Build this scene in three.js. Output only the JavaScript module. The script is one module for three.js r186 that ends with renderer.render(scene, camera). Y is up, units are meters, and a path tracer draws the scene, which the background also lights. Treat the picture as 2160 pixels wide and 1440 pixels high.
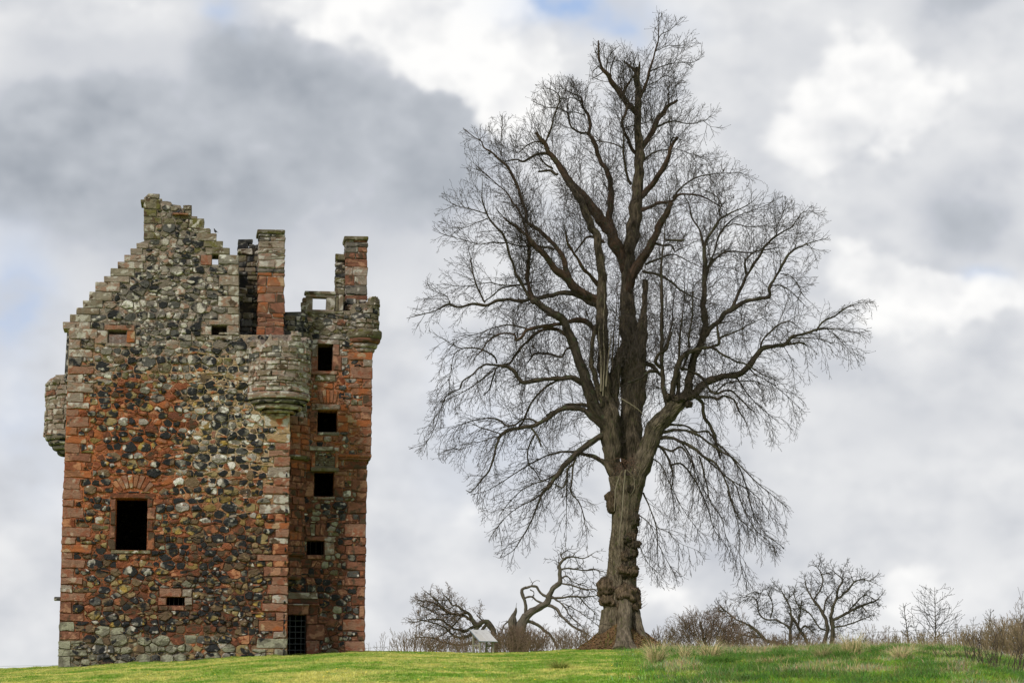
import * as THREE from 'three';
import { mergeGeometries } from 'three/addons/utils/BufferGeometryUtils.js';
import { RoundedBoxGeometry } from 'three/addons/geometries/RoundedBoxGeometry.js';

// ---------------------------------------------------------------- camera, sky, sun, exposure
const F = 4700, CX = 1080, CY = 720, PITCH = THREE.MathUtils.degToRad(9.3), EYE = 1.6;   // focal length in photograph pixels
const scene = new THREE.Scene();
const camera = new THREE.PerspectiveCamera(2 * THREE.MathUtils.radToDeg(Math.atan(CY / F)), 1.5, 0.5, 6000);
camera.position.set(0, EYE, 0);
camera.rotation.set(PITCH, 0, 0);
const renderer = new THREE.WebGLRenderer({ antialias: true });
renderer.toneMapping = THREE.LinearToneMapping;
renderer.toneMappingExposure = 1.08;
renderer.shadowMap.enabled = true;

const sun = new THREE.DirectionalLight(new THREE.Color(1, 0.94, 0.84), 2.6);
sun.name = 'sun';
sun.position.set(-52, 92, -18);
sun.target.position.set(0, 6, -98);
sun.castShadow = true;
sun.shadow.radius = 13;
sun.shadow.camera.left = -45; sun.shadow.camera.right = 45; sun.shadow.camera.top = 45; sun.shadow.camera.bottom = -45; sun.shadow.camera.far = 300;
sun.shadow.mapSize.set(2048, 2048);
scene.add(sun, sun.target);

// ---------------------------------------------------------------- small tools
function rng(seed) { let a = seed >>> 0; return () => { a = (a + 0x6d2b79f5) | 0; let t = Math.imul(a ^ (a >>> 15), 1 | a); t = (t + Math.imul(t ^ (t >>> 7), 61 | t)) ^ t; return ((t ^ (t >>> 14)) >>> 0) / 4294967296; }; }
const lerp = (a, b, t) => a + (b - a) * t, clamp = (v, a = 0, b = 1) => Math.min(b, Math.max(a, v));
const sstep = (a, b, v) => { const t = clamp((v - a) / (b - a)); return t * t * (3 - 2 * t); };
const PERM = (() => { const r = rng(7), p = Array.from({ length: 256 }, (_, i) => i); for (let i = 255; i > 0; i--) { const j = Math.floor(r() * (i + 1)); [p[i], p[j]] = [p[j], p[i]]; } const o = new Uint8Array(512); for (let i = 0; i < 512; i++) o[i] = p[i & 255]; return o; })();
function grad(h, x, y, z) { h &= 15; const u = h < 8 ? x : y, v = h < 4 ? y : h === 12 || h === 14 ? x : z; return ((h & 1) ? -u : u) + ((h & 2) ? -v : v); }
function noise(x, y = 0, z = 0) {                    // gradient noise, about -1 .. 1
  const X0 = Math.floor(x), Y0 = Math.floor(y), Z0 = Math.floor(z), X = X0 & 255, Y = Y0 & 255, Z = Z0 & 255;
  x -= X0; y -= Y0; z -= Z0;
  const u = x * x * x * (x * (x * 6 - 15) + 10), v = y * y * y * (y * (y * 6 - 15) + 10), w = z * z * z * (z * (z * 6 - 15) + 10), p = PERM;
  const A = p[X] + Y, AA = p[A] + Z, AB = p[A + 1] + Z, B = p[X + 1] + Y, BA = p[B] + Z, BB = p[B + 1] + Z;
  return lerp(lerp(lerp(grad(p[AA], x, y, z), grad(p[BA], x - 1, y, z), u), lerp(grad(p[AB], x, y - 1, z), grad(p[BB], x - 1, y - 1, z), u), v),
    lerp(lerp(grad(p[AA + 1], x, y, z - 1), grad(p[BA + 1], x - 1, y, z - 1), u), lerp(grad(p[AB + 1], x, y - 1, z - 1), grad(p[BB + 1], x - 1, y - 1, z - 1), u), v), w);
}
function fbm(x, y, z, oct, gain = 0.5) { let s = 0, a = 1, n = 0; for (let i = 0; i < oct; i++) { s += a * noise(x, y, z); n += a; a *= gain; x = x * 2.03 + 11.3; y = y * 2.03 + 5.7; z = z * 2.03 + 3.1; } return s / n; }
const used = new Map();
function numbered(name) { const n = used.get(name) ?? 0; used.set(name, n + 1); return n ? name + '_' + String(n).padStart(3, '0') : name; }
function tag(o, label, category, group) { o.userData.label = label; o.userData.category = category; if (group) o.userData.group = group; return o; }
function thing(name, label, category, pos, turn = 0, group) { const o = new THREE.Group(); o.name = numbered(name); o.position.set(...pos); o.rotation.y = turn; scene.add(o); return tag(o, label, category, group); }
function mesh(name, geo, m, parent, x = 0, y = 0, z = 0) { const o = new THREE.Mesh(geo, m); o.name = parent === scene ? numbered(name) : name; o.position.set(x, y, z); o.castShadow = o.receiveShadow = true; parent.add(o); return o; }

// a pixel of the photograph as a ray, and the point on it at a distance (measured along the ground straight ahead)
const cosP = Math.cos(PITCH), sinP = Math.sin(PITCH);
function ray(px, py) { const x = (px - CX) / F, u = (CY - py) / F; return new THREE.Vector3(x, u * cosP + sinP, -(cosP - u * sinP)); }
function at(px, py, dist) { const d = ray(px, py); return d.multiplyScalar(dist / -d.z).add(new THREE.Vector3(0, EYE, 0)); }
function toPixel(p) { const y = p.y - EYE, dep = -p.z * cosP + y * sinP, up = y * cosP + p.z * sinP; return [CX + F * p.x / dep, CY - F * up / dep]; }

// ---------------------------------------------------------------- the sky: layered spring clouds with a few blue gaps
function makeSky() {
  const W = 4096, H = 2048, data = new Float32Array(W * H * 4);
  // broad cloud masses seen over the tower and the tree: x, y, width, height, strength
  const MASS = {
    greyBank: [[610, 160, 150, 85, -0.3], [800, 265, 190, 70, -0.32], [500, 130, 120, 80, -0.14], [80, 340, 300, 120, -0.36], [360, 330, 260, 100, -0.26], [900, 390, 130, 80, -0.26], [480, 470, 400, 130, -0.2], [30, 120, 120, 50, -0.14], [250, 120, 120, 60, -0.1]],
    greyRight: [[1660, 110, 170, 70, -0.12], [2090, 30, 140, 70, -0.28], [2090, 450, 130, 110, -0.27], [1960, 900, 270, 85, -0.13], [1580, 1110, 190, 90, -0.12], [2060, 1150, 150, 70, -0.1], [200, 1180, 200, 60, -0.06], [1850, 430, 110, 60, -0.06], [330, 640, 260, 120, -0.1], [860, 620, 200, 120, -0.06]],
    white: [[950, 130, 190, 105, 0.5], [720, 50, 150, 50, 0.3], [1090, 215, 90, 70, 0.4], [1060, 300, 90, 70, 0.2], [1850, 190, 170, 115, 0.36], [1690, 330, 170, 85, 0.26], [2000, 640, 200, 90, 0.4], [1760, 570, 190, 80, 0.2], [1920, 1250, 90, 50, 0.27], [1460, 1270, 170, 60, 0.16], [1120, 1080, 220, 190, 0.12], [300, 40, 200, 40, 0.14], [1660, 1000, 120, 60, 0.12], [1550, 60, 60, 40, 0.16], [60, 1290, 140, 60, 0.1]],
  };
  const BLUE = [[1190, 45, 165, 44, 0.95], [1320, 90, 55, 28, 0.5], [490, 50, 45, 34, 0.6], [5, 660, 90, 130, 0.6], [2118, 582, 40, 20, 0.5], [880, 740, 60, 90, 0.12], [1000, 950, 160, 130, 0.2], [60, 950, 90, 120, 0.22]];
  for (let row = 0; row < H; row++) {
    const el = ((row + 0.5) / H - 0.5) * Math.PI;
    for (let col = 0; col < W; col++) {
      const o = (row * W + col) * 4;
      data[o + 3] = 1;
      if (el < -0.004) { data[o] = 0.2; data[o + 1] = 0.22; data[o + 2] = 0.17; continue; }
      const round = ((col + 0.5) / W - 0.5) * 2 * Math.PI;
      let az = round + Math.PI / 2; if (az > Math.PI) az -= 2 * Math.PI;
      const dx = Math.cos(round) * Math.cos(el), dy = Math.sin(el), dz = Math.sin(round) * Math.cos(el);
      const near = Math.abs(az) < 0.5 && el < 0.5, k = 9;
      const w1 = fbm(dx * k, dy * k * 1.2, dz * k, near ? 8 : 2, 0.62), w2 = fbm(dx * k + 40, dy * k * 1.2, dz * k, near ? 8 : 2, 0.62);
      const px = 1080 + 4760 * az + w1 * 190, py = 1490 - 4700 * el + w2 * 150;
      const big = fbm(dx * 4 + 9, dy * 7, dz * 4, near ? 3 : 4);
      let v = 0.66 + big * 0.3, blue = 0;
      if (near) {
        const edge = (1 - sstep(0.24, 0.42, Math.abs(az))) * (1 - sstep(0.33, 0.48, el));
        const sum = (list, sharp) => { let s = 0; for (const m of list) { const a = (px - m[0]) / m[2], b = (py - m[1]) / m[3], q = a * a + b * b; if (q < 7) s += m[4] * Math.exp(-q * sharp); } return s; };
        const fine = fbm(dx * 26, dy * 38, dz * 26, 7, 0.58), bill = 1 - Math.abs(fbm(dx * 24 + 5, dy * 32, dz * 24, 6, 0.55)) * 2.6;
        // a light veil; banks of grey below it; bright heaped cloud with firmer edges in front
        const dark = -sum(MASS.greyBank, 0.8) - sum(MASS.greyRight, 0.8), lightMass = sum(MASS.white, 0.9);
        const D = sstep(0.07, 0.25, dark + fine * 0.24), L = sstep(0.13, 0.23, lightMass + fine * 0.22 - dark * 0.3);
        let s = 0.765 + fine * 0.26 + big * 0.04;
        s = lerp(s, 0.41 + fine * 0.42 + (bill - 0.6) * 0.14, D * clamp(dark * 2.5 + fine * 0.3, 0.18, 0.95));
        s = lerp(s, 0.92 + (bill - 0.5) * 0.2 + fine * 0.2, L * clamp(0.5 + lightMass * 1.2));
        v = lerp(v, s, edge);
        blue = sum(BLUE, 1) * clamp(0.9 + fine * 2.2) * edge;
      } else {
        v += fbm(dx * 16, dy * 20, dz * 16, 4) * 0.16;
        blue = sstep(0.28, 0.5, fbm(dx * 5 + 31, dy * 8, dz * 5, 2)) * 0.6;
      }
      v = clamp(v, 0.12, 1);
      // dark bellies, middle greys, sunlit white
      let r, g, b;
      if (v < 0.6) { const t = v / 0.6; r = lerp(0.17, 0.5, t); g = lerp(0.203, 0.527, t); b = lerp(0.25, 0.57, t); }
      else { const t = (v - 0.6) / 0.4; r = lerp(0.5, 0.93, t); g = lerp(0.525, 0.925, t); b = lerp(0.575, 0.915, t); }
      const q = clamp(blue) * (1 - 0.6 * sstep(0.75, 1, v));
      data[o] = lerp(r, 0.31, q); data[o + 1] = lerp(g, 0.46, q); data[o + 2] = lerp(b, 0.74, q);
    }
  }
  const t = new THREE.DataTexture(data, W, H, THREE.RGBAFormat, THREE.FloatType);
  t.mapping = THREE.EquirectangularReflectionMapping; t.magFilter = t.minFilter = THREE.LinearFilter; t.needsUpdate = true;
  return t;
}
scene.background = makeSky();
scene.environment = scene.background;

// ---------------------------------------------------------------- materials from computed textures
function dataTex(n, fn, srgb = true, wrap = THREE.RepeatWrapping, m = n) {
  const d = new Uint8Array(n * m * 4);
  for (let y = 0; y < m; y++) for (let x = 0; x < n; x++) { const c = fn(x, y), o = (y * n + x) * 4; for (let k = 0; k < 3; k++) { const l = clamp(c[k]); d[o + k] = 255 * (srgb ? (l <= 0.0031308 ? l * 12.92 : 1.055 * Math.pow(l, 1 / 2.4) - 0.055) : l); } d[o + 3] = 255; }
  const t = new THREE.DataTexture(d, n, m, THREE.RGBAFormat); t.wrapS = t.wrapT = wrap; t.magFilter = THREE.LinearFilter; t.minFilter = THREE.LinearMipmapLinearFilter; t.generateMipmaps = true; if (srgb) t.colorSpace = THREE.SRGBColorSpace; t.needsUpdate = true; return t;
}
// noise that tiles over a square of n texels: four shifted copies blended
function tile(n, x, y, f, oct, seed, sy = 1) { const u = x / n, v = y / n, q = (a, b) => fbm(a * f + seed, b * f * sy, seed * 1.7, oct); return q(u, v) * (1 - u) * (1 - v) + q(u - 1, v) * u * (1 - v) + q(u, v - 1) * (1 - u) * v + q(u - 1, v - 1) * u * v; }
const mix3 = (a, b, t) => [lerp(a[0], b[0], t), lerp(a[1], b[1], t), lerp(a[2], b[2], t)];
const grain = dataTex(512, (x, y) => { const v = 0.5 + tile(512, x, y, 14, 5, 3) * 0.75 + tile(512, x, y, 60, 2, 8) * 0.25; return [v, v, v]; }, false);
function setUV(g, fn) { const p = g.attributes.position, u = new Float32Array(p.count * 2); for (let i = 0; i < p.count; i++) { const c = fn(p.getX(i), p.getY(i), p.getZ(i)); u[2 * i] = c[0]; u[2 * i + 1] = c[1]; } g.setAttribute('uv', new THREE.BufferAttribute(u, 2)); return g; }

// ---------------------------------------------------------------- the grassy rise
function curve(list) { return (x) => { if (x <= list[0][0]) return list[0][1]; for (let i = 1; i < list.length; i++) if (x <= list[i][0]) { const [a, b] = list[i - 1], [c, d] = list[i]; return lerp(b, d, sstep(a, c, x)); } return list[list.length - 1][1]; }; }
const crest = curve([[-900, 1440], [-300, 1418], [0, 1411], [122, 1407], [300, 1396], [600, 1381], [780, 1375], [1000, 1379], [1100, 1378], [1220, 1372], [1400, 1371], [1600, 1375], [1750, 1371], [1900, 1369], [2010, 1372], [2160, 1396], [2500, 1420]]);
const crestDist = curve([[-300, 128], [200, 122], [900, 116], [1300, 112], [1700, 104], [2160, 92]]);
function groundY(x, z) {
  const d = Math.max(-z, 0.01);
  const px = clamp(CX + F * x / (Math.max(d, 12) * cosP), -900, 2500);
  const e = Math.tan(PITCH + Math.atan((CY - crest(px)) / F)), dc = crestDist(px), dd = Math.min(d, dc + 80);
  let h = e * dd - 1.6 * (1 - dd / dc) ** 2;
  if (z > 0) h = -1.6;
  const rough = sstep(1330, 1500, px) * sstep(30, 60, d), far = 1 - sstep(200, 400, d);
  h += far * (fbm(x * 0.16, z * 0.13, 2, 3) * 0.1 + (noise(x * 0.9, z * 0.8, 5) * 0.035) * (1 + 2.4 * rough));
  return EYE + h;
}
function patch(x, z) {           // 0 lush green .. 1 straw
  const px = CX + F * x / (Math.max(-z, 12) * cosP), left = 1 - sstep(700, 1250, px);
  return clamp(0.4 + fbm(x * 0.35, z * 0.2, 1, 4) * 2 + fbm(x * 1.6, z * 1.2, 9, 3) * 1.4 + left * 0.12 - 0.12 * sstep(1000, 1300, px));
}
const lawnMat = (() => {
  const map = dataTex(512, (x, y) => { const a = tile(512, x, y, 40, 3, 4) , b = tile(512, x, y, 9, 4, 12); const c = mix3([0.15, 0.28, 0.012], [0.45, 0.44, 0.1], clamp(0.4 + a * 0.9 + b * 0.7)); return c; });
  map.repeat.set(0.25, 0.25);
  return new THREE.MeshStandardMaterial({ map, roughness: 1, vertexColors: true, bumpMap: grain, bumpScale: 0.03 });
})();
{
  const xs = [], zs = [];
  for (let x = -64; x <= 64.01; x += 0.4) xs.push(x);
  for (let s = 4, x = 64; x < 3200; s *= 1.35) { x += s; xs.push(x); xs.unshift(-x); }
  for (let z = -38; z >= -136; z -= 0.4) zs.push(z);
  for (let s = 3, z = -136; z > -4000; s *= 1.3) { z -= s; zs.push(z); }
  for (let s = 2, z = -38; z < 300; s *= 1.25) { z += s; zs.unshift(z); }
  const P = [], C = [], I = [], n = xs.length;
  for (const z of zs) for (const x of xs) {
    P.push(x, groundY(x, z), z);
    const t = patch(x, z), c = mix3([0.8, 1.15, 0.62], [1.35, 1.12, 1.1], t); C.push(...c);
  }
  for (let j = 0; j < zs.length - 1; j++) for (let i = 0; i < n - 1; i++) { const a = j * n + i, b = a + 1, c = a + n, d = c + 1; I.push(a, b, c, b, d, c); }
  const g = new THREE.BufferGeometry(); g.setAttribute('position', new THREE.Float32BufferAttribute(P, 3)); g.setAttribute('color', new THREE.Float32BufferAttribute(C, 3)); g.setIndex(I);
  setUV(g, (x, y, z) => [x, z]); g.computeVertexNormals();
  mesh('ground', g, lawnMat, scene).userData.kind = 'structure';
}

// ---------------------------------------------------------------- stone: textures with their own lichens, stains and bedding
function stoneMat(base, spots, seed, opt = {}) {
  const n = 256, streak = opt.streak ?? 1;
  const map = dataTex(n, (x, y) => {
    let c = base.map((q) => q * 0.8);
    const v = tile(n, x, y, 9, 4, seed, streak);
    c = c.map((q) => q * (1 + v * (opt.vary ?? 0.8)));
    spots.forEach(([col, cover, f], i) => { const q = tile(n, x, y, f * 0.68, 4, seed + 17 * (i + 1)); c = mix3(c, col.map((s) => s * (1 + v * 0.5)), sstep(0.62 - cover - 0.06, 0.62 - cover + 0.06, 0.5 + q)); });
    return c;
  });
  map.repeat.set(1 / 1.7, 1 / 1.7);
  const bump = grain.clone(); bump.repeat.set(1 / 1.1, streak / 1.1);
  return new THREE.MeshPhysicalMaterial({ map, roughness: opt.rough ?? 0.95, specularIntensity: 0.35, bumpMap: bump, bumpScale: opt.bump ?? 0.045 });
}
const PALE = [0.48, 0.44, 0.4], WHITE = [0.66, 0.63, 0.59], OCHRE = [0.38, 0.25, 0.07], INK = [0.022, 0.022, 0.025], MOSS = [0.125, 0.112, 0.04], RUST = [0.36, 0.12, 0.05], UMBER = [0.09, 0.06, 0.04];
const ST = {
  black: stoneMat([0.03, 0.03, 0.034], [[[0.2, 0.18, 0.15], 0.05, 4], [PALE, -0.03, 6], [OCHRE, -0.12, 5]], 1, { rough: 0.75 }),
  blackOchre: stoneMat([0.035, 0.034, 0.034], [[[0.27, 0.2, 0.1], 0.12, 4], [OCHRE, 0.0, 5], [PALE, -0.08, 7]], 2, { rough: 0.8 }),
  slate: stoneMat([0.11, 0.105, 0.1], [[INK, 0.06, 4], [PALE, -0.02, 6]], 3),
  lichen: stoneMat([0.36, 0.32, 0.285], [[INK, 0.02, 4], [WHITE, 0.0, 7], [[0.19, 0.17, 0.145], 0.07, 6]], 4),
  ash: stoneMat([0.2, 0.175, 0.155], [[INK, 0.06, 4], [PALE, 0.02, 6], [[0.19, 0.155, 0.13], 0.0, 5]], 24),
  white: stoneMat([0.5, 0.455, 0.4], [[INK, -0.03, 4], [WHITE, 0.1, 6]], 5),
  tan: stoneMat([0.2, 0.135, 0.085], [[INK, 0.06, 4], [OCHRE, -0.1, 5], [PALE, -0.05, 7]], 6),
  ochre: stoneMat([0.29, 0.19, 0.075], [[INK, 0.04, 4], [PALE, -0.02, 6]], 7),
  red: stoneMat([0.32, 0.112, 0.06], [[[0.2, 0.06, 0.03], 0.08, 5], [[0.47, 0.22, 0.12], 0.02, 6]], 8, { streak: 3 }),
  redDark: stoneMat([0.2, 0.075, 0.045], [[UMBER, 0.1, 5], [[0.33, 0.13, 0.07], 0.0, 6]], 9, { streak: 3 }),
  brown: stoneMat([0.15, 0.1, 0.065], [[INK, 0.08, 4], [[0.26, 0.18, 0.1], 0.0, 6]], 10),
  grey: stoneMat([0.21, 0.195, 0.15], [[INK, -0.06, 4], [[0.3, 0.29, 0.22], 0.08, 6]], 11),
  cream: stoneMat([0.46, 0.31, 0.18], [[RUST, 0.0, 5], [PALE, 0.04, 6]], 12, { streak: 2 }),
  pink: stoneMat([0.35, 0.19, 0.135], [[[0.27, 0.105, 0.065], 0.08, 5], [[0.42, 0.31, 0.24], -0.02, 5], [UMBER, -0.14, 6]], 13, { streak: 2.5 }),
  pinkGrey: stoneMat([0.345, 0.275, 0.23], [[[0.3, 0.185, 0.14], 0.05, 5], [PALE, 0.06, 6], [UMBER, -0.08, 6]], 14, { streak: 2 }),
  greyAsh: stoneMat([0.3, 0.255, 0.205], [[[0.2, 0.15, 0.11], 0.1, 5], [PALE, 0.04, 6], [MOSS, -0.14, 5], [UMBER, -0.12, 7]], 15, { streak: 2 }),
  mossy: stoneMat([0.21, 0.18, 0.125], [[MOSS, 0.02, 4], [UMBER, 0.0, 6], [PALE, -0.06, 9]], 16),
  orange: stoneMat([0.34, 0.155, 0.09], [[RUST, 0.1, 5], [[0.42, 0.28, 0.18], 0.0, 6]], 17, { streak: 2 }),
  plum: stoneMat([0.27, 0.12, 0.08], [[UMBER, 0.03, 5], [[0.38, 0.2, 0.13], 0.0, 6]], 18, { streak: 2 }),
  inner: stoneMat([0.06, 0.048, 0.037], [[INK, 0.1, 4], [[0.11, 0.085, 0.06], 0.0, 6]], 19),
};

// cut a polygon [[x, y], ...] by keeping a*x + b*y <= c
function cut(poly, a, b, c) {
  const out = [];
  for (let i = 0; i < poly.length; i++) {
    const p = poly[i], q = poly[(i + 1) % poly.length], dp = a * p[0] + b * p[1] - c, dq = a * q[0] + b * q[1] - c;
    if (dp <= 0) out.push(p);
    if ((dp < 0 && dq > 0) || (dp > 0 && dq < 0)) { const t = dp / (dp - dq); out.push([lerp(p[0], q[0], t), lerp(p[1], q[1], t)]); }
  }
  return out;
}
function area(p) { let s = 0; for (let i = 0; i < p.length; i++) { const q = p[(i + 1) % p.length]; s += p[i][0] * q[1] - q[0] * p[i][1]; } return s / 2; }
function centre(p) { let x = 0, y = 0; for (const q of p) { x += q[0]; y += q[1]; } return [x / p.length, y / p.length]; }
function inside(p, poly) { let c = false; for (let i = 0, j = poly.length - 1; i < poly.length; j = i++) { const a = poly[i], b = poly[j]; if ((a[1] > p[1]) !== (b[1] > p[1]) && p[0] < (b[0] - a[0]) * (p[1] - a[1]) / (b[1] - a[1]) + a[0]) c = !c; } return c; }

// rubble laid in rough courses: cells of a power diagram with chips pinned between the larger stones
function rubble(x0, x1, y0, y1, opt, r) {
  const ky = 1.35, S = [], k = opt.scale ?? 1;
  for (let y = y0; y < y1 + 0.3;) {
    const rh = (0.15 + Math.pow(r(), 1.3) * 0.27) * k;
    for (let x = x0 - r() * 0.4; x < x1 + 0.3;) {
      const w = (0.17 + Math.pow(r(), 2) * 0.72) * k;
      S.push([x + w / 2, (y + rh / 2 + (r() - 0.5) * 0.12 * k + Math.sin(x * 0.9 + y) * 0.05) * ky, 0.012 + r() * 0.07 * (w / 0.5), 1]);
      const chips = opt.chips ?? 0.8;
      if (r() < chips) S.push([x + r() * 0.14, (y + r() * rh) * ky, 0.0, 0]);
      if (r() < chips) S.push([x + w * (0.2 + r() * 0.6), (y + (r() - 0.5) * 0.06) * ky, 0.0, 0]);
      x += w;
    }
    y += rh;
    if (r() < (opt.slabs ?? 0.75)) {                   // thin bedded slabs to level up a course, here and there
      const th = 0.055 + r() * 0.04;
      for (let x = x0 - r(); x < x1 + 0.3;) { if (r() < 0.45) { x += 0.3 + r() * 0.6; continue; } for (let k = 0, n = 1 + r() * 4; k < n; k++) { const w = 0.16 + r() * 0.26; S.push([x + w / 2, (y + th / 2 + Math.sin(x * 0.9 + y) * 0.05) * ky, -0.012, 0]); x += w; } }
      y += th * 0.8;
    }
  }
  const cell = 0.5, grid = new Map(), key = (i, j) => i * 4096 + j;
  S.forEach((s, i) => { const q = key(Math.floor(s[0] / cell) + 500, Math.floor(s[1] / cell) + 500); if (!grid.has(q)) grid.set(q, []); grid.get(q).push(i); });
  const out = [];
  S.forEach((s, i) => {
    let poly = [[s[0] - 0.55, s[1] - 0.45], [s[0] + 0.55, s[1] - 0.45], [s[0] + 0.55, s[1] + 0.45], [s[0] - 0.55, s[1] + 0.45]];
    const joint = (opt.joint ?? 0.012) * (0.6 + r());
    const gi = Math.floor(s[0] / cell) + 500, gj = Math.floor(s[1] / cell) + 500;
    for (let a = -2; a <= 2 && poly.length; a++) for (let b = -2; b <= 2; b++) for (const j of grid.get(key(gi + a, gj + b)) ?? []) if (j !== i && poly.length) {
      const t = S[j], dx = t[0] - s[0], dy = t[1] - s[1], d = Math.hypot(dx, dy);
      if (d > 1.2 || d < 1e-4) continue;
      const c = (t[0] * t[0] + t[1] * t[1] - s[0] * s[0] - s[1] * s[1] - t[2] + s[2]) / 2 / d - joint;
      poly = cut(poly, dx / d, dy / d, c);
    }
    if (poly.length < 3) return;
    poly = poly.map((p) => [p[0] + (r() - 0.5) * 0.02, p[1] / ky + (r() - 0.5) * 0.02]);
    out.push({ poly, big: s[3] });
  });
  return out;
}
function avoid(poly, rects, gap = 0.012) {          // keep clear of dressed stones and openings [x0, x1, y0, y1]
  for (const q of rects) {
    if (poly.length < 3) return [];
    let a = 1e9, b = -1e9, c = 1e9, d = -1e9; for (const p of poly) { a = Math.min(a, p[0]); b = Math.max(b, p[0]); c = Math.min(c, p[1]); d = Math.max(d, p[1]); }
    if (b < q[0] || a > q[1] || d < q[2] || c > q[3]) continue;
    let best = [], most = 0;
    for (const t of [cut(poly, 1, 0, q[0] - gap), cut(poly, -1, 0, -q[1] - gap), cut(poly, 0, 1, q[2] - gap), cut(poly, 0, -1, -q[3] - gap)]) if (t.length > 2 && Math.abs(area(t)) > most) { most = Math.abs(area(t)); best = t; }
    poly = best;
  }
  return poly;
}
function fit(poly, ok) {                              // shrink a stone until it lies within an outline
  const c = centre(poly);
  if (!ok(c)) return [];
  for (let k = 1; k > 0.5; k -= 0.1) { const q = poly.map((p) => [c[0] + (p[0] - c[0]) * k, c[1] + (p[1] - c[1]) * k]); if (q.every(ok)) return q; }
  return [];
}
function soften(p, k = 0.2) { const o = []; for (let i = 0; i < p.length; i++) { const a = p[i], b = p[(i + 1) % p.length]; o.push([lerp(a[0], b[0], k), lerp(a[1], b[1], k)], [lerp(a[0], b[0], 1 - k), lerp(a[1], b[1], 1 - k)]); } return o; }
// one stone: rim in the joint, a shoulder, and a worn face; place(u, v, h) puts it on a flat or round wall
function stoneGeo(poly, height, r, place, opt = {}) {
  if (area(poly) < 0) poly = poly.slice().reverse();
  if (opt.round !== 0) poly = soften(poly, opt.round ?? (r() < 0.6 ? 0.07 : 0.16));
  const n = poly.length, c = centre(poly), tri = [], put = (p) => tri.push(p);
  const inset = opt.inset, lean = [(r() - 0.5) * (opt.lean ?? 0.22), (r() - 0.5) * (opt.lean ?? 0.22)];
  const rim = poly.map((p) => [p[0], p[1], -0.03]);
  const sh = poly.map((p) => {
    const dx = c[0] - p[0], dy = c[1] - p[1], d = Math.hypot(dx, dy) || 1, k = Math.min(0.45, (inset ? inset * (0.6 + r() * 1.1) : 0.018 + r() * 0.035) / d);
    const q = [p[0] + dx * k, p[1] + dy * k];
    return [...q, height * (opt.flat ? 1 : 0.62 + r() * 0.5) + (opt.flat ? (r() - 0.5) * 0.016 : 0) + (q[0] - c[0]) * lean[0] + (q[1] - c[1]) * lean[1]];
  });
  const top = [c[0] + (r() - 0.5) * 0.04, c[1] + (r() - 0.5) * 0.03, height * (opt.flat ? 1.04 : 0.85 + r() * 0.4)];
  for (let i = 0; i < n; i++) { const j = (i + 1) % n; put(rim[i]); put(rim[j]); put(sh[j]); put(rim[i]); put(sh[j]); put(sh[i]); put(sh[i]); put(sh[j]); put(top); }
  const P = new Float32Array(tri.length * 3), U = new Float32Array(tri.length * 2), o = place(c[0], c[1], 0), du = r() * 9, dv = r() * 9, fl = r() < 0.5 ? -1 : 1;
  tri.forEach((t, i) => { const q = place(t[0], t[1], t[2]); P[3 * i] = q[0] - o[0]; P[3 * i + 1] = q[1] - o[1]; P[3 * i + 2] = q[2] - o[2]; U[2 * i] = fl * (t[0] - c[0]) + du; U[2 * i + 1] = t[1] - c[1] + dv; });
  const g = new THREE.BufferGeometry(); g.setAttribute('position', new THREE.BufferAttribute(P, 3)); g.setAttribute('uv', new THREE.BufferAttribute(U, 2));
  g.computeVertexNormals();
  return { g, o };
}
// a squared block with worn edges
function blockGeo(w, h, d, r, worn = 0.018, rough = 0.012) {
  const g = new RoundedBoxGeometry(w, h, d, 1, Math.min(worn, w / 3, h / 3, d / 3)), p = g.attributes.position, s = r() * 50;
  for (let i = 0; i < p.count; i++) { const x = p.getX(i), y = p.getY(i), z = p.getZ(i); p.setXYZ(i, x + noise(x * 3 + s, y * 3, z * 3) * rough * 2, y + noise(x * 3, y * 3 + s, z * 3 + 7) * rough * 2, z + noise(x * 3 + 3, y * 3, z * 3 + s) * rough * 2); }
  const du = r() * 9, dv = r() * 9;
  setUV(g, (x, y, z) => [x + z + du, y + (Math.abs(y) > h / 2 - worn * 1.1 ? z : 0) + dv]);
  g.computeVertexNormals();
  return g;
}
function box(x0, x1, y0, y1, z0, z1) { const g = new THREE.BoxGeometry(x1 - x0, y1 - y0, z1 - z0); g.translate((x0 + x1) / 2, (y0 + y1) / 2, (z0 + z1) / 2); setUV(g, (x, y, z) => [x + z, y]); return g; }
const pick = (r, list) => { let s = 0; for (const [, w] of list) s += w; let q = r() * s; for (const [m, w] of list) { q -= w; if (q <= 0) return m; } return list[0][0]; };

// ---------------------------------------------------------------- the ruined tower house
const TURN = THREE.MathUtils.degToRad(8), T0 = at(365, 1392, 98);
const tower = thing('ruined_tower', 'roofless ruined tower house of red and black rubble with stepped gable and corner turrets', 'tower', [T0.x, T0.y, T0.z], TURN);
const TN = new THREE.Vector3(Math.sin(TURN), 0, Math.cos(TURN)), TX = new THREE.Vector3(Math.cos(TURN), 0, -Math.sin(TURN));
function lp(px, py, zl = 0) {                        // a pixel on the tower's own plane z = zl
  const d = ray(px, py), o = new THREE.Vector3(0, EYE, 0), t = (zl - o.clone().sub(T0).dot(TN)) / d.dot(TN), p = d.multiplyScalar(t).add(o).sub(T0);
  return [p.dot(TX), p.y];
}
const ZW = -3.2, ZU = ZW + 0.13;                     // the wing's wall, and its upper storeys carried out on a string course
const rectOf = (a, b, c, d, z) => { const p = lp(a, d, z), q = lp(b, c, z), m = lp(a, c, z), n = lp(b, d, z); return [(p[0] + m[0]) / 2, (q[0] + n[0]) / 2, (p[1] + n[1]) / 2, (q[1] + m[1]) / 2]; };
const rT = rng(2024);
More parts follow.
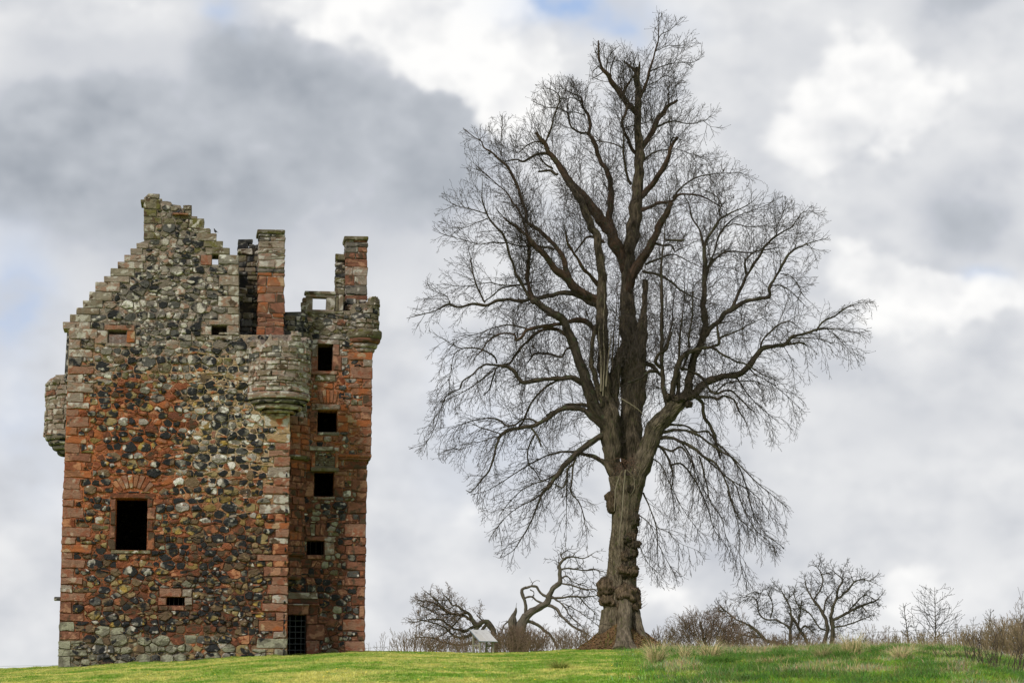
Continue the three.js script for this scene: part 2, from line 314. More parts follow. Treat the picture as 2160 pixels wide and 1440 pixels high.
const counts = {};
const GAPS = [];                                      // stones too many to stand alone, joined per material
const loose = new Map();
function addStone(name, poly, h, m, place, parent, opt) {
  if (poly.length < 3) return null;
  const { g, o } = stoneGeo(poly, h, rT, place, opt);
  counts[name] = (counts[name] ?? 0) + 1;
  return mesh(name, g, m, parent, ...o);
}
function addLoose(poly, h, m, place, opt) {
  if (poly.length < 3) return;
  const { g, o } = stoneGeo(poly, h, rT, place, opt); g.translate(...o);
  if (!loose.has(m)) loose.set(m, []);
  loose.get(m).push(g);
}
const flatAt = (z) => (u, v, h) => [u, v, z + h];
const roundAt = (cx, cz, rad) => (u, v, h) => [cx + (rad + h) * Math.sin(u / rad), v, cz + (rad + h) * Math.cos(u / rad)];
const quad = (q, j = 0.01) => { const k = () => (rT() - 0.5) * 2 * j, mx = (q[0] + q[1]) / 2, a = rT() * 0.3 - 0.15; return [[q[0] + k(), q[2] + k()], [mx + a * (q[1] - q[0]), q[2] + k()], [q[1] + k(), q[2] + k()], [q[1] + k(), (q[2] + q[3]) / 2 + k()], [q[1] + k(), q[3] + k()], [mx - a * (q[1] - q[0]), q[3] + k()], [q[0] + k(), q[3] + k()], [q[0] + k(), (q[2] + q[3]) / 2 + k()]]; };
const inG = (q, g) => [q[0] + g, q[1] - g, q[2] + g, q[3] - g];
const DRESSED = { flat: true, inset: 0.03, round: 0.1, lean: 0.07 };

// colours of stone and mortar change over the walls as the building stone and the lichens do
function zoneFront(px, py) {
  px += noise(px * 0.012, py * 0.014, 3) * 46; py += noise(px * 0.011, py * 0.013, 8) * 52;
  const up = 1 - sstep(690, 790, py), right = sstep(355, 430, px), mid = sstep(690, 760, py) * (1 - sstep(930, 1060, py));
  const base = sstep(1335, 1362, py), low = sstep(1030, 1150, py) * (1 - base), red = (1 - right) * sstep(770, 850, py) * (1 - sstep(1180, 1290, py));
  return { up, head: 1 - sstep(520, 580, py), rm: right * mid, lm: (1 - right) * mid * (1 - sstep(790, 860, py)), red, low, base, rl: right * sstep(930, 1010, py) * (1 - low) };
}
function stoneFront(px, py, big, r) {
  const z = zoneFront(px, py), bk = 0.3 + 3.2 * sstep(-0.1, 0.4, noise(px * 0.021, py * 0.026, 21)), rd = 0.4 + 2.4 * sstep(-0.1, 0.4, noise(px * 0.014 + 9, py * 0.03, 33));
  if (!big) return pick(r, [[ST.pinkGrey, z.up * 2], [ST.lichen, z.up], [ST.slate, z.up * 0.8 + z.rm * 0.5], [ST.cream, z.rm * 2.2 + z.lm * 0.7 + z.rl], [ST.pink, z.rm * 0.7 + z.lm + z.rl * 0.5], [ST.black, z.rm * 0.6 + z.low * 0.7], [ST.red, z.red * 5 + z.low * 1.6 + z.rl * 2 + z.lm * 0.6], [ST.orange, z.red * 1.6 + z.rl * 0.6], [ST.redDark, z.red + z.low * 2.2], [ST.brown, z.low * 1.6 + z.base * 2], [ST.grey, z.base * 2], [ST.tan, z.low * 0.8]]);
  return pick(r, [
    [ST.lichen, z.up * 1.5 + z.rm * 1.3 + z.red * 0.5 + z.lm * 1.5 + z.rl * 0.7], [ST.white, z.up * (1 - z.head) * 0.5 + z.rm * 0.8 + z.rl * 0.2], [ST.ash, z.up * 3 + z.rm * 1 + z.lm * 1], [ST.slate, z.up * 2.4 + z.rm * 1.2 + z.rl * 0.8 + z.low * 0.5 + z.base * 1.6],
    [ST.black, (z.up * 1.8 + z.rm * 4.6 + z.red * 2.6 + z.lm * 2.4 + z.low * 4.6 + z.rl * 3.4) * bk], [ST.mossy, z.up * (0.5 + z.head * 3) + z.lm * 0.8], [ST.pinkGrey, z.up * 1.6], [ST.greyAsh, z.head * 1.5],
    [ST.blackOchre, (z.rm * 1.4 + z.red * 3 + z.low * 2.6 + z.rl * 2.4) * (0.5 + bk * 0.5)], [ST.tan, z.rm * 0.5 + z.red * 1.5 + z.low * 2 + z.rl * 1.4 + z.lm * 1], [ST.ochre, z.red * 0.6 + z.low * 0.3 + z.rl * 0.8],
    [ST.brown, z.low * 4.2 + z.base * 1], [ST.grey, z.low * 0.6 + z.base * 4], [ST.redDark, (z.low * 1.5 + z.red * 0.9) * rd], [ST.red, (z.red * 1.5 + z.low * 0.35 + z.rl * 0.4 + z.lm * 0.3) * rd], [ST.orange, z.red * 0.6 * rd]]);
}
function mortarFront(px, py) {
  const z = zoneFront(px, py), c = [0, 0, 0], rust = sstep(0, 0.4, noise(px * 0.014 + 9, py * 0.03, 33)) * (z.low + z.rl * 0.6 + z.lm * 0.4); let w = 0.001;
  for (const [k, col] of [[z.up, [0.22, 0.178, 0.148]], [z.rm * 1.4, [0.47, 0.35, 0.23]], [z.lm, [0.33, 0.23, 0.15]], [z.red * 1.4, [0.35, 0.115, 0.05]], [z.low, [0.11, 0.05, 0.032]], [z.base * 1.5, [0.2, 0.155, 0.1]], [z.rl, [0.33, 0.18, 0.1]], [rust * 1.2, [0.3, 0.095, 0.045]]]) { w += k; for (let i = 0; i < 3; i++) c[i] += col[i] * k; }
  return c.map((v) => v / w);
}
function zoneWing(px, py) { px += noise(px * 0.013, py * 0.014, 13) * 30; py += noise(px * 0.012, py * 0.013, 18) * 40; const up = 1 - sstep(690, 770, py), low = sstep(960, 1090, py); return { up, mid: (1 - up) * (1 - low), low }; }
function stoneWing(px, py, big, r) {
  const z = zoneWing(px, py), bk = 0.5 + 2 * sstep(-0.1, 0.4, noise(px * 0.025, py * 0.028, 51));
  if (!big) return pick(r, [[ST.pinkGrey, z.up], [ST.slate, z.up], [ST.orange, z.mid * 2], [ST.red, z.mid * 1.2 + z.low * 0.6], [ST.pink, z.mid], [ST.plum, z.low * 2], [ST.redDark, z.low * 2]]);
  return pick(r, [[ST.slate, (z.up * 3 + z.mid * 2 + z.low * 2.6) * bk], [ST.mossy, z.up * 2.4 + z.mid * 0.4 + z.low * 0.8], [ST.lichen, z.up * 1.3 + z.mid * 0.8 + z.low * 0.5], [ST.pinkGrey, z.up * 1.2 + z.mid], [ST.plum, z.up * 0.6 + z.mid * 0.6 + z.low * 1.8], [ST.orange, z.mid * 2.6], [ST.pink, z.mid * 1.6 + z.low * 0.4], [ST.red, z.mid * 0.8], [ST.black, (z.low * 2.6 + z.mid) * bk], [ST.redDark, z.low * 1.6], [ST.grey, z.low * 0.8]]);
}
function mortarWing(px, py) { const z = zoneWing(px, py); return [0, 1, 2].map((i) => z.up * [0.2, 0.165, 0.125][i] + z.mid * [0.33, 0.15, 0.085][i] + z.low * [0.13, 0.06, 0.04][i]); }
// a wall's mortar: colour by zone, mottled, with crumbs of grit
function mortarMat(b, toPx, colour, seed, nx = 640, ny = 1280) {
  const t = dataTex(nx, (x, y) => {
    const X = lerp(b[0], b[1], x / nx), Y = lerp(b[2], b[3], y / ny), q = toPx(X, Y), c = colour(q[0], q[1]);
    const v = 1 + fbm(X * 2.2, Y * 3.2, seed, 4) * 0.9 + noise(X * 17, Y * 24, seed) * 0.3, grit = noise(X * 9, Y * 16, seed + 5);
    return mix3(c.map((s) => s * v), grit > 0 ? [0.36, 0.3, 0.22] : [0.06, 0.045, 0.04], sstep(0.35, 0.6, Math.abs(grit)) * 0.55);
  }, true, THREE.ClampToEdgeWrapping, ny);
  const bump = grain.clone(); bump.repeat.set((b[1] - b[0]) / 1.3, (b[3] - b[2]) / 1.3);
  return new THREE.MeshPhysicalMaterial({ map: t, roughness: 1, specularIntensity: 0.3, bumpMap: bump, bumpScale: 0.06 });
}
// local point of a plane back to photograph pixels, for the colour zones only
const pxOf = (z) => (x, y) => toPixel(new THREE.Vector3().copy(T0).addScaledVector(TX, x).addScaledVector(TN, z).add(new THREE.Vector3(0, y, 0)));
function wallOf(name, outline, holes, z0, depth, mat, b) {
  const s = new THREE.Shape(outline.map((p) => new THREE.Vector2(...p)));
  for (const h of holes) s.holes.push(new THREE.Path([[h[0], h[2]], [h[1], h[2]], [h[1], h[3]], [h[0], h[3]]].map((p) => new THREE.Vector2(...p))));
  const g = new THREE.ExtrudeGeometry(s, { depth, bevelEnabled: false }); g.translate(0, 0, z0 - depth);
  setUV(g, (x, y) => [(x - b[0]) / (b[1] - b[0]), (y - b[2]) / (b[3] - b[2])]);
  return mesh(name, g, mat, tower);
}
const boundsOf = (o) => [Math.min(...o.map((p) => p[0])), Math.max(...o.map((p) => p[0])), Math.min(...o.map((p) => p[1])), Math.max(...o.map((p) => p[1]))];

// ---- front wall with its stepped gable
const stepsL = [[146, 663], [160, 649], [173.5, 634], [187, 615], [200, 595], [218, 582], [232, 566], [247, 552], [260.6, 537.5], [274, 524], [287, 513]];
const stepsR = [[416, 455], [430, 461], [442, 481], [457, 492], [470, 508], [485, 522], [499, 537]];
const head = [[404, 456], [404, 433], [396, 432], [383, 440], [380, 433], [371, 432], [363, 431], [360, 426], [352, 424], [342, 424], [341, 419], [336, 419], [335, 410], [322, 408], [312, 409], [303, 417], [303, 509], [299, 510]];
const frontPx = [[121, 1450], [602, 1450], [605, 1380], [611, 880], [611, 706], [505, 706], [503, 538]];
for (let i = stepsR.length - 1; i >= 0; i--) { frontPx.push([stepsR[i][0] - 1, stepsR[i][1] + 1], [i ? stepsR[i - 1][0] - 1 : 405, stepsR[i][1] + 1]); }
frontPx.push(...head);
for (let i = stepsL.length - 1; i >= 0; i--) { const a = stepsL[i]; frontPx.push([a[0] + 1, a[1] + 1], [a[0] + 1, i ? stepsL[i - 1][1] + 1 : 680]); }
frontPx.push([134, 681], [136, 690], [145, 700], [140, 850], [136, 963], [131, 1080], [128, 1200], [122, 1400]);
const front = frontPx.map((p) => lp(...p));
const openings = { great: [243, 310, 1051, 1160], slit: [351, 389, 1259, 1277], upperLeft: [227, 266, 697, 724], upperRight: [446, 478, 686, 707], attic: [447, 461, 537, 558] };
const holesF = Object.values(openings).map((q) => rectOf(...q, 0));
const bF = boundsOf(front), TH = 1.1;
const frontWall = wallOf('front_wall', front, holesF, 0, TH, mortarMat(bF, pxOf(0), mortarFront, 1), bF);
const blockF = holesF.slice();                        // what rubble must keep clear of
function dressed(name, px, m, h = 0.07, z = 0, parent = frontWall, list = blockF, j = 0.012) { const q = rectOf(...px, z); if (list) list.push(q); return addStone(name, quad(inG(q, 0.006), j), h, m, flatAt(z), parent, DRESSED); }

// quoins, long and short by turns
const leftAt = curve([[690, 146], [850, 141], [963, 136], [1080, 131.5], [1200, 128.5], [1400, 122]]), rightAt = curve([[700, 611], [880, 611], [1380, 604.5]]);
for (let y = 692, k = 0; y < 1405; k++) {
  const h = 14 + rT() * 11, w = (k % 2 ? 24 + rT() * 12 : 42 + rT() * 24), x = leftAt(y + h / 2), z = zoneFront(190, y);
  const m = y > 1285 ? pick(rT, [[ST.grey, 3], [ST.greyAsh, 1], [ST.plum, 0.6]]) : y < 730 || (y > 780 && y < 860) ? pick(rT, [[ST.pinkGrey, 3], [ST.greyAsh, 1.5]]) : pick(rT, [[ST.pink, 3], [ST.red, 0.9], [ST.pinkGrey, 2.2], [ST.orange, 0.6], [ST.ash, 0.5], [ST.plum, y > 1100 ? 1.8 : 0.4]]);
  dressed('quoin', [x - 1, x + w, y, y + h], m, 0.03 + rT() * 0.05, 0, frontWall, blockF, 0.034);
  y += h;
}
for (let y = 876, k = 0; y < 1390; k++) {
  const h = 13 + rT() * 12, w = (k % 2 ? 22 + rT() * 14 : 40 + rT() * 26), x = rightAt(y + h / 2);
  const m = y > 1340 ? ST.grey : y < 930 ? pick(rT, [[ST.cream, 3], [ST.pinkGrey, 1]]) : pick(rT, [[ST.pink, 3], [ST.red, 1], [ST.orange, 0.8], [ST.plum, y > 1100 ? 1.6 : 0.4], [ST.pinkGrey, 1.4], [ST.ash, 0.3]]);
  dressed('quoin', [x - w, x + 1, y, y + h], m, 0.03 + rT() * 0.05, 0, frontWall, blockF, 0.034);
  y += h;
}
for (let y = 537, k = 0; y < 704; k++) { const h = 15 + rT() * 9, w = k % 2 ? 22 + rT() * 8 : 36 + rT() * 10; dressed('quoin', [503 - w, 504, y, Math.min(y + h, 706)], pick(rT, [[ST.greyAsh, 2], [ST.pinkGrey, 2], [ST.lichen, 1]]), 0.05 + rT() * 0.02); y += h; }
// crow steps are blocks right through the wall
function step(px, m, name = 'crow_step') { const q = rectOf(...px, 0); blockF.push([q[0], q[1], q[2], q[3] + 0.5]); const g = blockGeo(q[1] - q[0] - 0.012, q[3] - q[2] - 0.01, TH + 0.1, rT, 0.025, 0.014); mesh(name, g, m, frontWall, (q[0] + q[1]) / 2, (q[2] + q[3]) / 2, -TH / 2 + 0.01); }
stepsL.forEach((s, i) => step([s[0], Math.min(s[0] + 40 + rT() * 22, i > 8 ? s[0] + 26 : 999), s[1], i ? stepsL[i - 1][1] : 679], pick(rT, [[ST.pinkGrey, 2], [ST.greyAsh, 2]])));
stepsR.forEach((s, i) => step([s[0] - 30 - rT() * 12, s[0], s[1], i < stepsR.length - 1 ? stepsR[i + 1][1] : 552], pick(rT, [[ST.mossy, 2], [ST.greyAsh, 2]])));
step([131.5, 190, 679, 694], ST.pinkGrey, 'skewputt');
step([296, 306, 421, 428], ST.mossy, 'stone_stub');
// the chimney head on the gable
for (const [a, b, c, d] of [[302, 338, 419, 441], [302, 330, 441, 457], [302, 341, 457, 472], [302, 326, 472, 489], [302, 338, 489, 505], [311, 336, 407.5, 419], [384, 404, 443, 456], [398, 431, 463, 475], [416, 444, 482, 494]]) dressed('head_stone', [a, b, c, d], pick(rT, [[ST.mossy, 2], [ST.greyAsh, 2]]), 0.05, 0);
dressed('head_stone', [385, 404, 432, 443], ST.mossy, 0.06); dressed('ledge_stone', [362, 398, 450.6, 455], ST.plum, 0.24);

// dressed surrounds of the openings
for (const [a, b, c, d, m] of [
  [231, 328, 1040, 1051, ST.redDark], [233, 243, 1051, 1076, ST.plum], [232, 243, 1076, 1108, ST.redDark], [230, 243, 1108, 1136, ST.plum], [226, 243, 1136, 1160, ST.redDark],
  [310, 322, 1051, 1070, ST.redDark], [310, 327, 1070, 1096, ST.plum], [310, 322, 1096, 1122, ST.redDark], [310, 326, 1122, 1160, ST.redDark],
]) dressed(c < 1045 ? 'lintel' : 'jamb_stone', [a, b, c, d], m, 0.085);
dressed('sill', [232, 318, 1160, 1168], ST.mossy, 0.1);
dressed('lintel', [335, 383, 1240, 1259], ST.pink, 0.09); dressed('jamb_stone', [383, 405, 1241, 1259], ST.pinkGrey, 0.08); dressed('jamb_stone', [389, 405, 1259, 1277], ST.pinkGrey, 0.08); dressed('jamb_stone', [332, 351, 1260, 1277], ST.pink, 0.07);
for (const [a, b] of [[333, 354], [354, 388], [388, 406]]) dressed('sill', [a, b, 1277, 1288], ST.plum, 0.08);
dressed('lintel', [219, 284, 685, 697], ST.pink, 0.08); dressed('jamb_stone', [266, 285, 697, 723], ST.orange, 0.07); dressed('jamb_stone', [199, 227, 697, 725], ST.pinkGrey, 0.06); dressed('sill', [222, 284, 724, 731], ST.pinkGrey, 0.06);
dressed('lintel', [440, 494, 675, 686], ST.pinkGrey, 0.06); dressed('jamb_stone', [423, 446, 688, 707], ST.pinkGrey, 0.05); dressed('jamb_stone', [478, 500, 688, 708], ST.pinkGrey, 0.05); dressed('sill', [440, 490, 707, 716], ST.greyAsh, 0.05);
dressed('lintel', [432, 470, 522, 537], ST.greyAsh, 0.05); dressed('jamb_stone', [422, 447, 537, 560], ST.pink, 0.05); dressed('jamb_stone', [461, 481, 538, 556], ST.greyAsh, 0.05);
// relieving arch over the great window
{
  const a0 = lp(279, 1062), fan = [[-40, ST.red], [-29, ST.orange], [-18, ST.pink], [-6, ST.cream], [6, ST.orange], [18, ST.pink], [30, ST.red], [41, ST.pink]];
  fan.forEach(([d, m], i) => {
    const t0 = THREE.MathUtils.degToRad(d - 5.4), t1 = THREE.MathUtils.degToRad(d + 5.4), r0 = 0.66 + rT() * 0.08, r1 = 1.25 + rT() * 0.12, P = (t, q) => [a0[0] + Math.sin(t) * q * 1.02, a0[1] + Math.cos(t) * q * 0.98];
    addStone('voussoir', [P(t0, r0), P(t1, r0), P(t1, r1), P(t0, r1)], 0.07, m, flatAt(0), frontWall, DRESSED);
  });
  blockF.push([a0[0] - 0.86, a0[0] + 0.86, a0[1] + 0.55, a0[1] + 0.98], [a0[0] - 0.55, a0[0] + 0.55, a0[1] + 0.9, a0[1] + 1.28]);
}

// rubble, all of it first, then the stones that show largest stand alone
const cells = [];
function fillWall(outline, blocks, zf, pickStone, opt, parent, seed) {
  const b = boundsOf(outline), r = rng(seed), toPx = pxOf(zf), okay = (p) => inside(p, outline);
  for (const c of rubble(b[0], b[1], b[2], b[3], opt, r)) {
    let p = avoid(c.poly, blocks); if (p.length < 3) continue;
    p = fit(p, okay); if (p.length < 3) continue;
    const A = Math.abs(area(p)); if (A < 0.0035) continue;
    const ce = centre(p), q = toPx(ce[0], ce[1]);
    cells.push({ p, A, h: (c.big ? 0.03 + Math.pow(r(), 1.6) * 0.1 : 0.005 + r() * 0.035) * (opt.proud ?? 1), m: pickStone(q[0], q[1], c.big, r), zf, parent });
  }
}
fillWall(front, blockF, 0, stoneFront, { joint: 0.006, chips: 0.6, scale: 1.04 }, frontWall, 11);

// ---- the wing: lower storeys, and upper storeys on the string course
const wingLoPx = [[598, 1450], [768, 1450], [769, 1300], [771, 1150], [773.5, 968], [598, 968]], wingUpPx = [[598, 968], [782, 968], [784, 800], [785, 736], [786, 640], [745, 640], [738, 655], [598, 658]];
const wLo = wingLoPx.map((p) => lp(...p, ZW)), wUp = wingUpPx.map((p) => lp(...p, ZU));
const doorPx = [606, 645, 1297, 1384], w3Px = [662, 704, 994, 1047], w4Px = [647, 683, 1141, 1170], w1Px = [670, 702, 726, 782], w2Px = [669, 711, 865, 911];
const holesLo = [doorPx, w3Px, w4Px].map((q) => rectOf(...q, ZW)), holesUp = [w1Px, w2Px].map((q) => rectOf(...q, ZU));
holesLo[0][2] -= 0.35;
const bLo = boundsOf(wLo), bUp = boundsOf(wUp);
const wingLo = wallOf('wing_wall', wLo, holesLo, ZW, 0.9, mortarMat(bLo, pxOf(ZW), mortarWing, 21, 256, 640), bLo);
const wingUp = wallOf('upper_wing_wall', wUp, holesUp, ZU, 1.0, mortarMat(bUp, pxOf(ZU), mortarWing, 25, 256, 512), bUp);
const blLo = holesLo.slice(), blUp = holesUp.slice();
const dLo = (n, q, m, h = 0.06) => dressed(n, q, m, h, ZW, wingLo, blLo, 0.028), dUp = (n, q, m, h = 0.06) => dressed(n, q, m, h, ZU, wingUp, blUp, 0.028);
const wr = curve([[968, 773.5], [1150, 771], [1300, 769], [1450, 768]]), wu = curve([[736, 785], [800, 784], [968, 782]]);
for (let y = 974, k = 0; y < 1385; k++) { const h = 12 + rT() * 17, w = k % 2 ? 11 + rT() * 12 : 24 + rT() * 24, x = wr(y + h / 2); dLo('quoin', [x - w, x + 1, y, y + h], pick(rT, [[ST.plum, 3], [ST.redDark, 1.5], [ST.pink, 1.2], [ST.pinkGrey, 0.5]]), 0.05 + rT() * 0.03); y += h; }
for (let y = 742, k = 0; y < 958; k++) { const h = 12 + rT() * 14, w = k % 2 ? 13 + rT() * 12 : 28 + rT() * 28, x = wu(y + h / 2); dUp('quoin', [x - w, x + 1, y, Math.min(y + h, 959)], pick(rT, [[ST.pink, 2.5], [ST.orange, 2], [ST.pinkGrey, y < 860 ? 2 : 0.5], [ST.plum, 0.8]]), 0.05 + rT() * 0.03); y += h; }
for (const [n, a, b, c, d, m, h] of [
  ['lintel', 655, 716, 716, 726, ST.pinkGrey, 0.09], ['jamb_stone', 657, 670, 726, 754, ST.greyAsh, 0.07], ['jamb_stone', 655, 670, 754, 782, ST.pink, 0.07], ['jamb_stone', 702, 716, 726, 750, ST.pink, 0.07], ['jamb_stone', 702, 720, 750, 782, ST.plum, 0.07], ['sill', 655, 712, 782, 790, ST.pink, 0.11],
  ['lintel', 656, 717, 852, 865, ST.pinkGrey, 0.1], ['jamb_stone', 649, 669, 865, 890, ST.plum, 0.07], ['jamb_stone', 646, 669, 890, 911, ST.redDark, 0.07], ['jamb_stone', 711, 748, 875, 891, ST.orange, 0.07], ['jamb_stone', 711, 735, 891, 911, ST.orange, 0.07], ['sill', 668, 716, 911, 919, ST.lichen, 0.08],
  ['arch_stone', 682, 703, 807, 820, ST.orange, 0.08], ['wall_stone', 664, 708, 790, 805, ST.mossy, 0.06], ['cap_stone', 651, 704, 942, 951, ST.greyAsh, 0.12], ['cap_stone', 704, 716, 944, 953, ST.pinkGrey, 0.1],
]) dUp(n, [a, b, c, d], m, h);
for (const [n, a, b, c, d, m, h] of [
  ['jamb_stone', 645, 662, 994, 1014, ST.redDark, 0.06], ['jamb_stone', 643, 662, 1014, 1047, ST.plum, 0.06], ['jamb_stone', 704, 726, 1003, 1028, ST.plum, 0.06], ['jamb_stone', 704, 722, 1028, 1047, ST.redDark, 0.06], ['lintel', 704, 734, 994, 1003, ST.pink, 0.06], ['sill', 660, 707, 1047, 1054, ST.pinkGrey, 0.09],
  ['lintel', 642, 690, 1131, 1141, ST.plum, 0.08], ['jamb_stone', 683, 708, 1131, 1143, ST.pinkGrey, 0.07], ['jamb_stone', 683, 705, 1143, 1170, ST.pinkGrey, 0.08], ['sill', 646, 684, 1170, 1180, ST.plum, 0.09],
  ['lintel', 606, 670, 1249, 1263, ST.greyAsh, 0.08], ['lintel', 606, 673, 1263, 1273, ST.redDark, 0.06], ['door_lintel', 606, 652, 1273, 1297, ST.plum, 0.12], ['jamb_stone', 652, 670, 1274, 1296, ST.redDark, 0.06], ['jamb_stone', 645, 670, 1297, 1316, ST.plum, 0.08], ['jamb_stone', 645, 684, 1316, 1350, ST.plum, 0.08], ['jamb_stone', 645, 673, 1350, 1380, ST.pink, 0.08],
]) dLo(n, [a, b, c, d], m, h);
// splayed arch stones over two wing windows
for (const [x0, x1, y0, y1, n, z, par, bl, ms] of [[670, 713, 820, 852, 5, ZU, wingUp, blUp, [ST.orange, ST.pink]], [641, 688, 1103, 1131, 4, ZW, wingLo, blLo, [ST.plum, ST.mossy]]]) {
  for (let i = 0; i < n; i++) {
    const f = (t, k) => lerp(x0 + (k ? 5 : 0), x1 - (k ? 5 : 0), t), a = i / n, b = (i + 1) / n;
    addStone('arch_stone', [lp(f(a, 1), y1 - 1, z), lp(f(b, 1), y1 - 1, z), lp(f(b, 0), y0 + rT() * 4, z), lp(f(a, 0), y0 + rT() * 4, z)].map((p, q) => [p[0] + (q === 0 || q === 3 ? 0.008 : -0.008), p[1]]), 0.06 + rT() * 0.02, pick(rT, [[ms[0], 2], [ms[1], 1]]), flatAt(z), par, DRESSED);
  }
  bl.push(rectOf(x0, x1, y0, y1, z));
}
fillWall(wLo, [...blLo, rectOf(655, 718, 936, 1000, ZW)], ZW, stoneWing, { joint: 0.007, chips: 0.7, scale: 1.02, proud: 0.85 }, wingLo, 31);
fillWall(wUp, blUp, ZU, stoneWing, { joint: 0.007, chips: 0.7, scale: 1.02, proud: 0.85 }, wingUp, 32);
// string course and the carved panel
{
  const m = ST.orange, bar = (n, px, z0, z1, mm = m, par = wingUp) => { const q = rectOf(...px, (z0 + z1) / 2); mesh(n, blockGeo(q[1] - q[0], q[3] - q[2], z1 - z0, rT, 0.03, 0.008), mm, par, (q[0] + q[1]) / 2, (q[2] + q[3]) / 2, (z0 + z1) / 2); };
  bar('string_course', [713, 783, 959, 965], ZW - 0.3, ZU + 0.1); bar('string_course', [713, 780, 965, 971], ZW - 0.3, ZU + 0.02, ST.plum);
  bar('string_course', [706, 713, 958, 992], ZW, ZU + 0.12, ST.orange); bar('string_course', [656, 664, 960, 992], ZW, ZU + 0.1, ST.orange);
  bar('string_course', [655, 714, 986, 994], ZW, ZU + 0.16, ST.mossy);
  bar('carved_panel', [663, 707, 951, 987], ZW - 0.1, ZU + 0.02, ST.mossy);
  for (let k = 0; k < 6; k++) for (let i = 0; i < 5; i++) { const x = 666 + i * 7.6 + (k % 2) * 2, y = 954 + k * 5; bar('relief', [x, x + 4.5 + rT() * 3, y, y + 2.6], ZU - 0.04, ZU + 0.05 + rT() * 0.025, pick(rT, [[ST.mossy, 1], [ST.tan, 1], [ST.brown, 1]])); }
  bar('moulding', [652, 672.5, 1273.5, 1276], ZW, ZW + 0.16, ST.plum, wingLo); bar('moulding', [606, 652, 1273.5, 1276.5], ZW, ZW + 0.19, ST.pinkGrey, wingLo);
}

// the three hundred largest rubble stones stand alone, the rest are joined by material
cells.sort((a, b) => b.A - a.A);
cells.forEach((c, i) => { if (i < 300) addStone('rubble_stone', c.p, c.h, c.m, flatAt(c.zf), c.parent, {}); else addLoose(c.p, c.h, c.m, flatAt(c.zf), {}); });

// smears of old lime and clay mortar lying over the joints and over parts of the stones
function smear(outline, blocks, zf, n, matOf, seed, dens) {
  const b = boundsOf(outline), r = rng(seed), toPx = pxOf(zf);
  for (let i = 0; i < n;) {
    const x = lerp(b[0], b[1], r()), y = lerp(b[2], b[3], r()); i++;
    const q = toPx(x, y); if (noise(x * 0.7, y * 0.7, seed) < dens - 0.4 * r()) continue;
    const w = 0.1 + r() * 0.26, h = 0.035 + r() * 0.09, ph = r() * 9, tilt = (r() - 0.5) * 0.5;
    let poly = Array.from({ length: 10 }, (_, k) => { const a = k * 0.628, e = 0.7 + 0.6 * (0.5 + noise(Math.cos(a) * 1.3 + ph, Math.sin(a) * 1.3)); const u = Math.cos(a) * w * e; return [x + u, y + Math.sin(a) * h * e + u * tilt]; });
    poly = avoid(poly, blocks, 0.0); if (poly.length < 4) continue; poly = fit(poly, (p) => inside(p, outline)); if (poly.length < 4) continue;
    addLoose(poly, 0.035 + r() * 0.04, matOf(q[0], q[1], r), flatAt(zf), { flat: true, inset: 0.05, round: 0.2, lean: 0.12 });
  }
}
smear(front, blockF, 0, 1500, (px, py, r) => { const z = zoneFront(px, py); return pick(r, [[ST.ash, z.up * 2 + z.base], [ST.pinkGrey, z.up * 2 + z.lm + z.rl * 0.5], [ST.cream, z.rm * 3 + z.rl], [ST.red, z.red * 2.5 + z.rl], [ST.redDark, z.red + z.low * 3], [ST.brown, z.low * 2.5 + z.base], [ST.mossy, z.head + z.low * 0.3]]); }, 71, 0.05);
smear(wUp, blUp, ZU, 260, (px, py, r) => { const z = zoneWing(px, py); return pick(r, [[ST.mossy, z.up * 2], [ST.pinkGrey, z.up * 2], [ST.orange, z.mid * 2], [ST.plum, z.mid + z.low * 2]]); }, 72, 0.05);
smear(wLo, blLo, ZW, 260, (px, py, r) => pick(r, [[ST.redDark, 2], [ST.plum, 2], [ST.brown, 1]]), 73, 0.05);

// ---- round work: a ring wall with a ragged top
function ringWall(name, cx, cz, rad, th, y0, topAt, a0, a1, mat, parent = tower) {
  const n = 48, P = [], I = [];
  for (let i = 0; i <= n; i++) { const a = lerp(a0, a1, i / n), t = topAt(a), s = Math.sin(a), c = Math.cos(a); for (const [q, y] of [[rad, y0], [rad, t], [rad - th, t], [rad - th, y0]]) P.push(cx + s * q, y, cz + c * q); }
  for (let i = 0; i < n; i++) for (let k = 0; k < 4; k++) { const a = i * 4 + k, b = i * 4 + (k + 1) % 4, c = a + 4, d = b + 4; I.push(a, c, b, b, c, d); }
  let g = new THREE.BufferGeometry(); g.setAttribute('position', new THREE.Float32BufferAttribute(P, 3)); g.setIndex(I); g = g.toNonIndexed(); setUV(g, (x, y, z) => [x + z, y]); g.computeVertexNormals();
  return mesh(name, g, mat, parent);
}
function courses(name, cx, cz, rad, y0, topAt, a0, a1, mats, parent, opt = {}) {
  let y = y0;
  const top = Math.max(...Array.from({ length: 30 }, (_, i) => topAt(lerp(a0, a1, i / 29))));
  while (y < top) {
    const h = opt.h0 + rT() * (opt.h1 - opt.h0);
    for (let u = a0 * rad - rT() * 0.3; u < a1 * rad;) {
      const w = opt.w0 + rT() * (opt.w1 - opt.w0), um = u + w / 2, a = um / rad;
      if (a > a0 && a < a1 && y + h * 0.6 < topAt(a) && rT() > (opt.lost ?? 0)) ((counts[name] ?? 0) < 290 ? (...q) => addStone(name, ...q) : (p, h2, m, pl, par, o) => addLoose(p, h2, m, pl, o))(quad([u + 0.006, u + w - 0.006, y + 0.006, y + h - 0.006], 0.024), 0.02 + rT() * 0.085, mats(a, y + h / 2), roundAt(cx, cz, rad + (opt.bumpy ?? 0) * noise(u * 1.7, y * 1.9, 3)), parent, { flat: true, inset: 0.03, round: 0.1, lean: 0.06 });
      u += w;
    }
    y += h;
  }
}
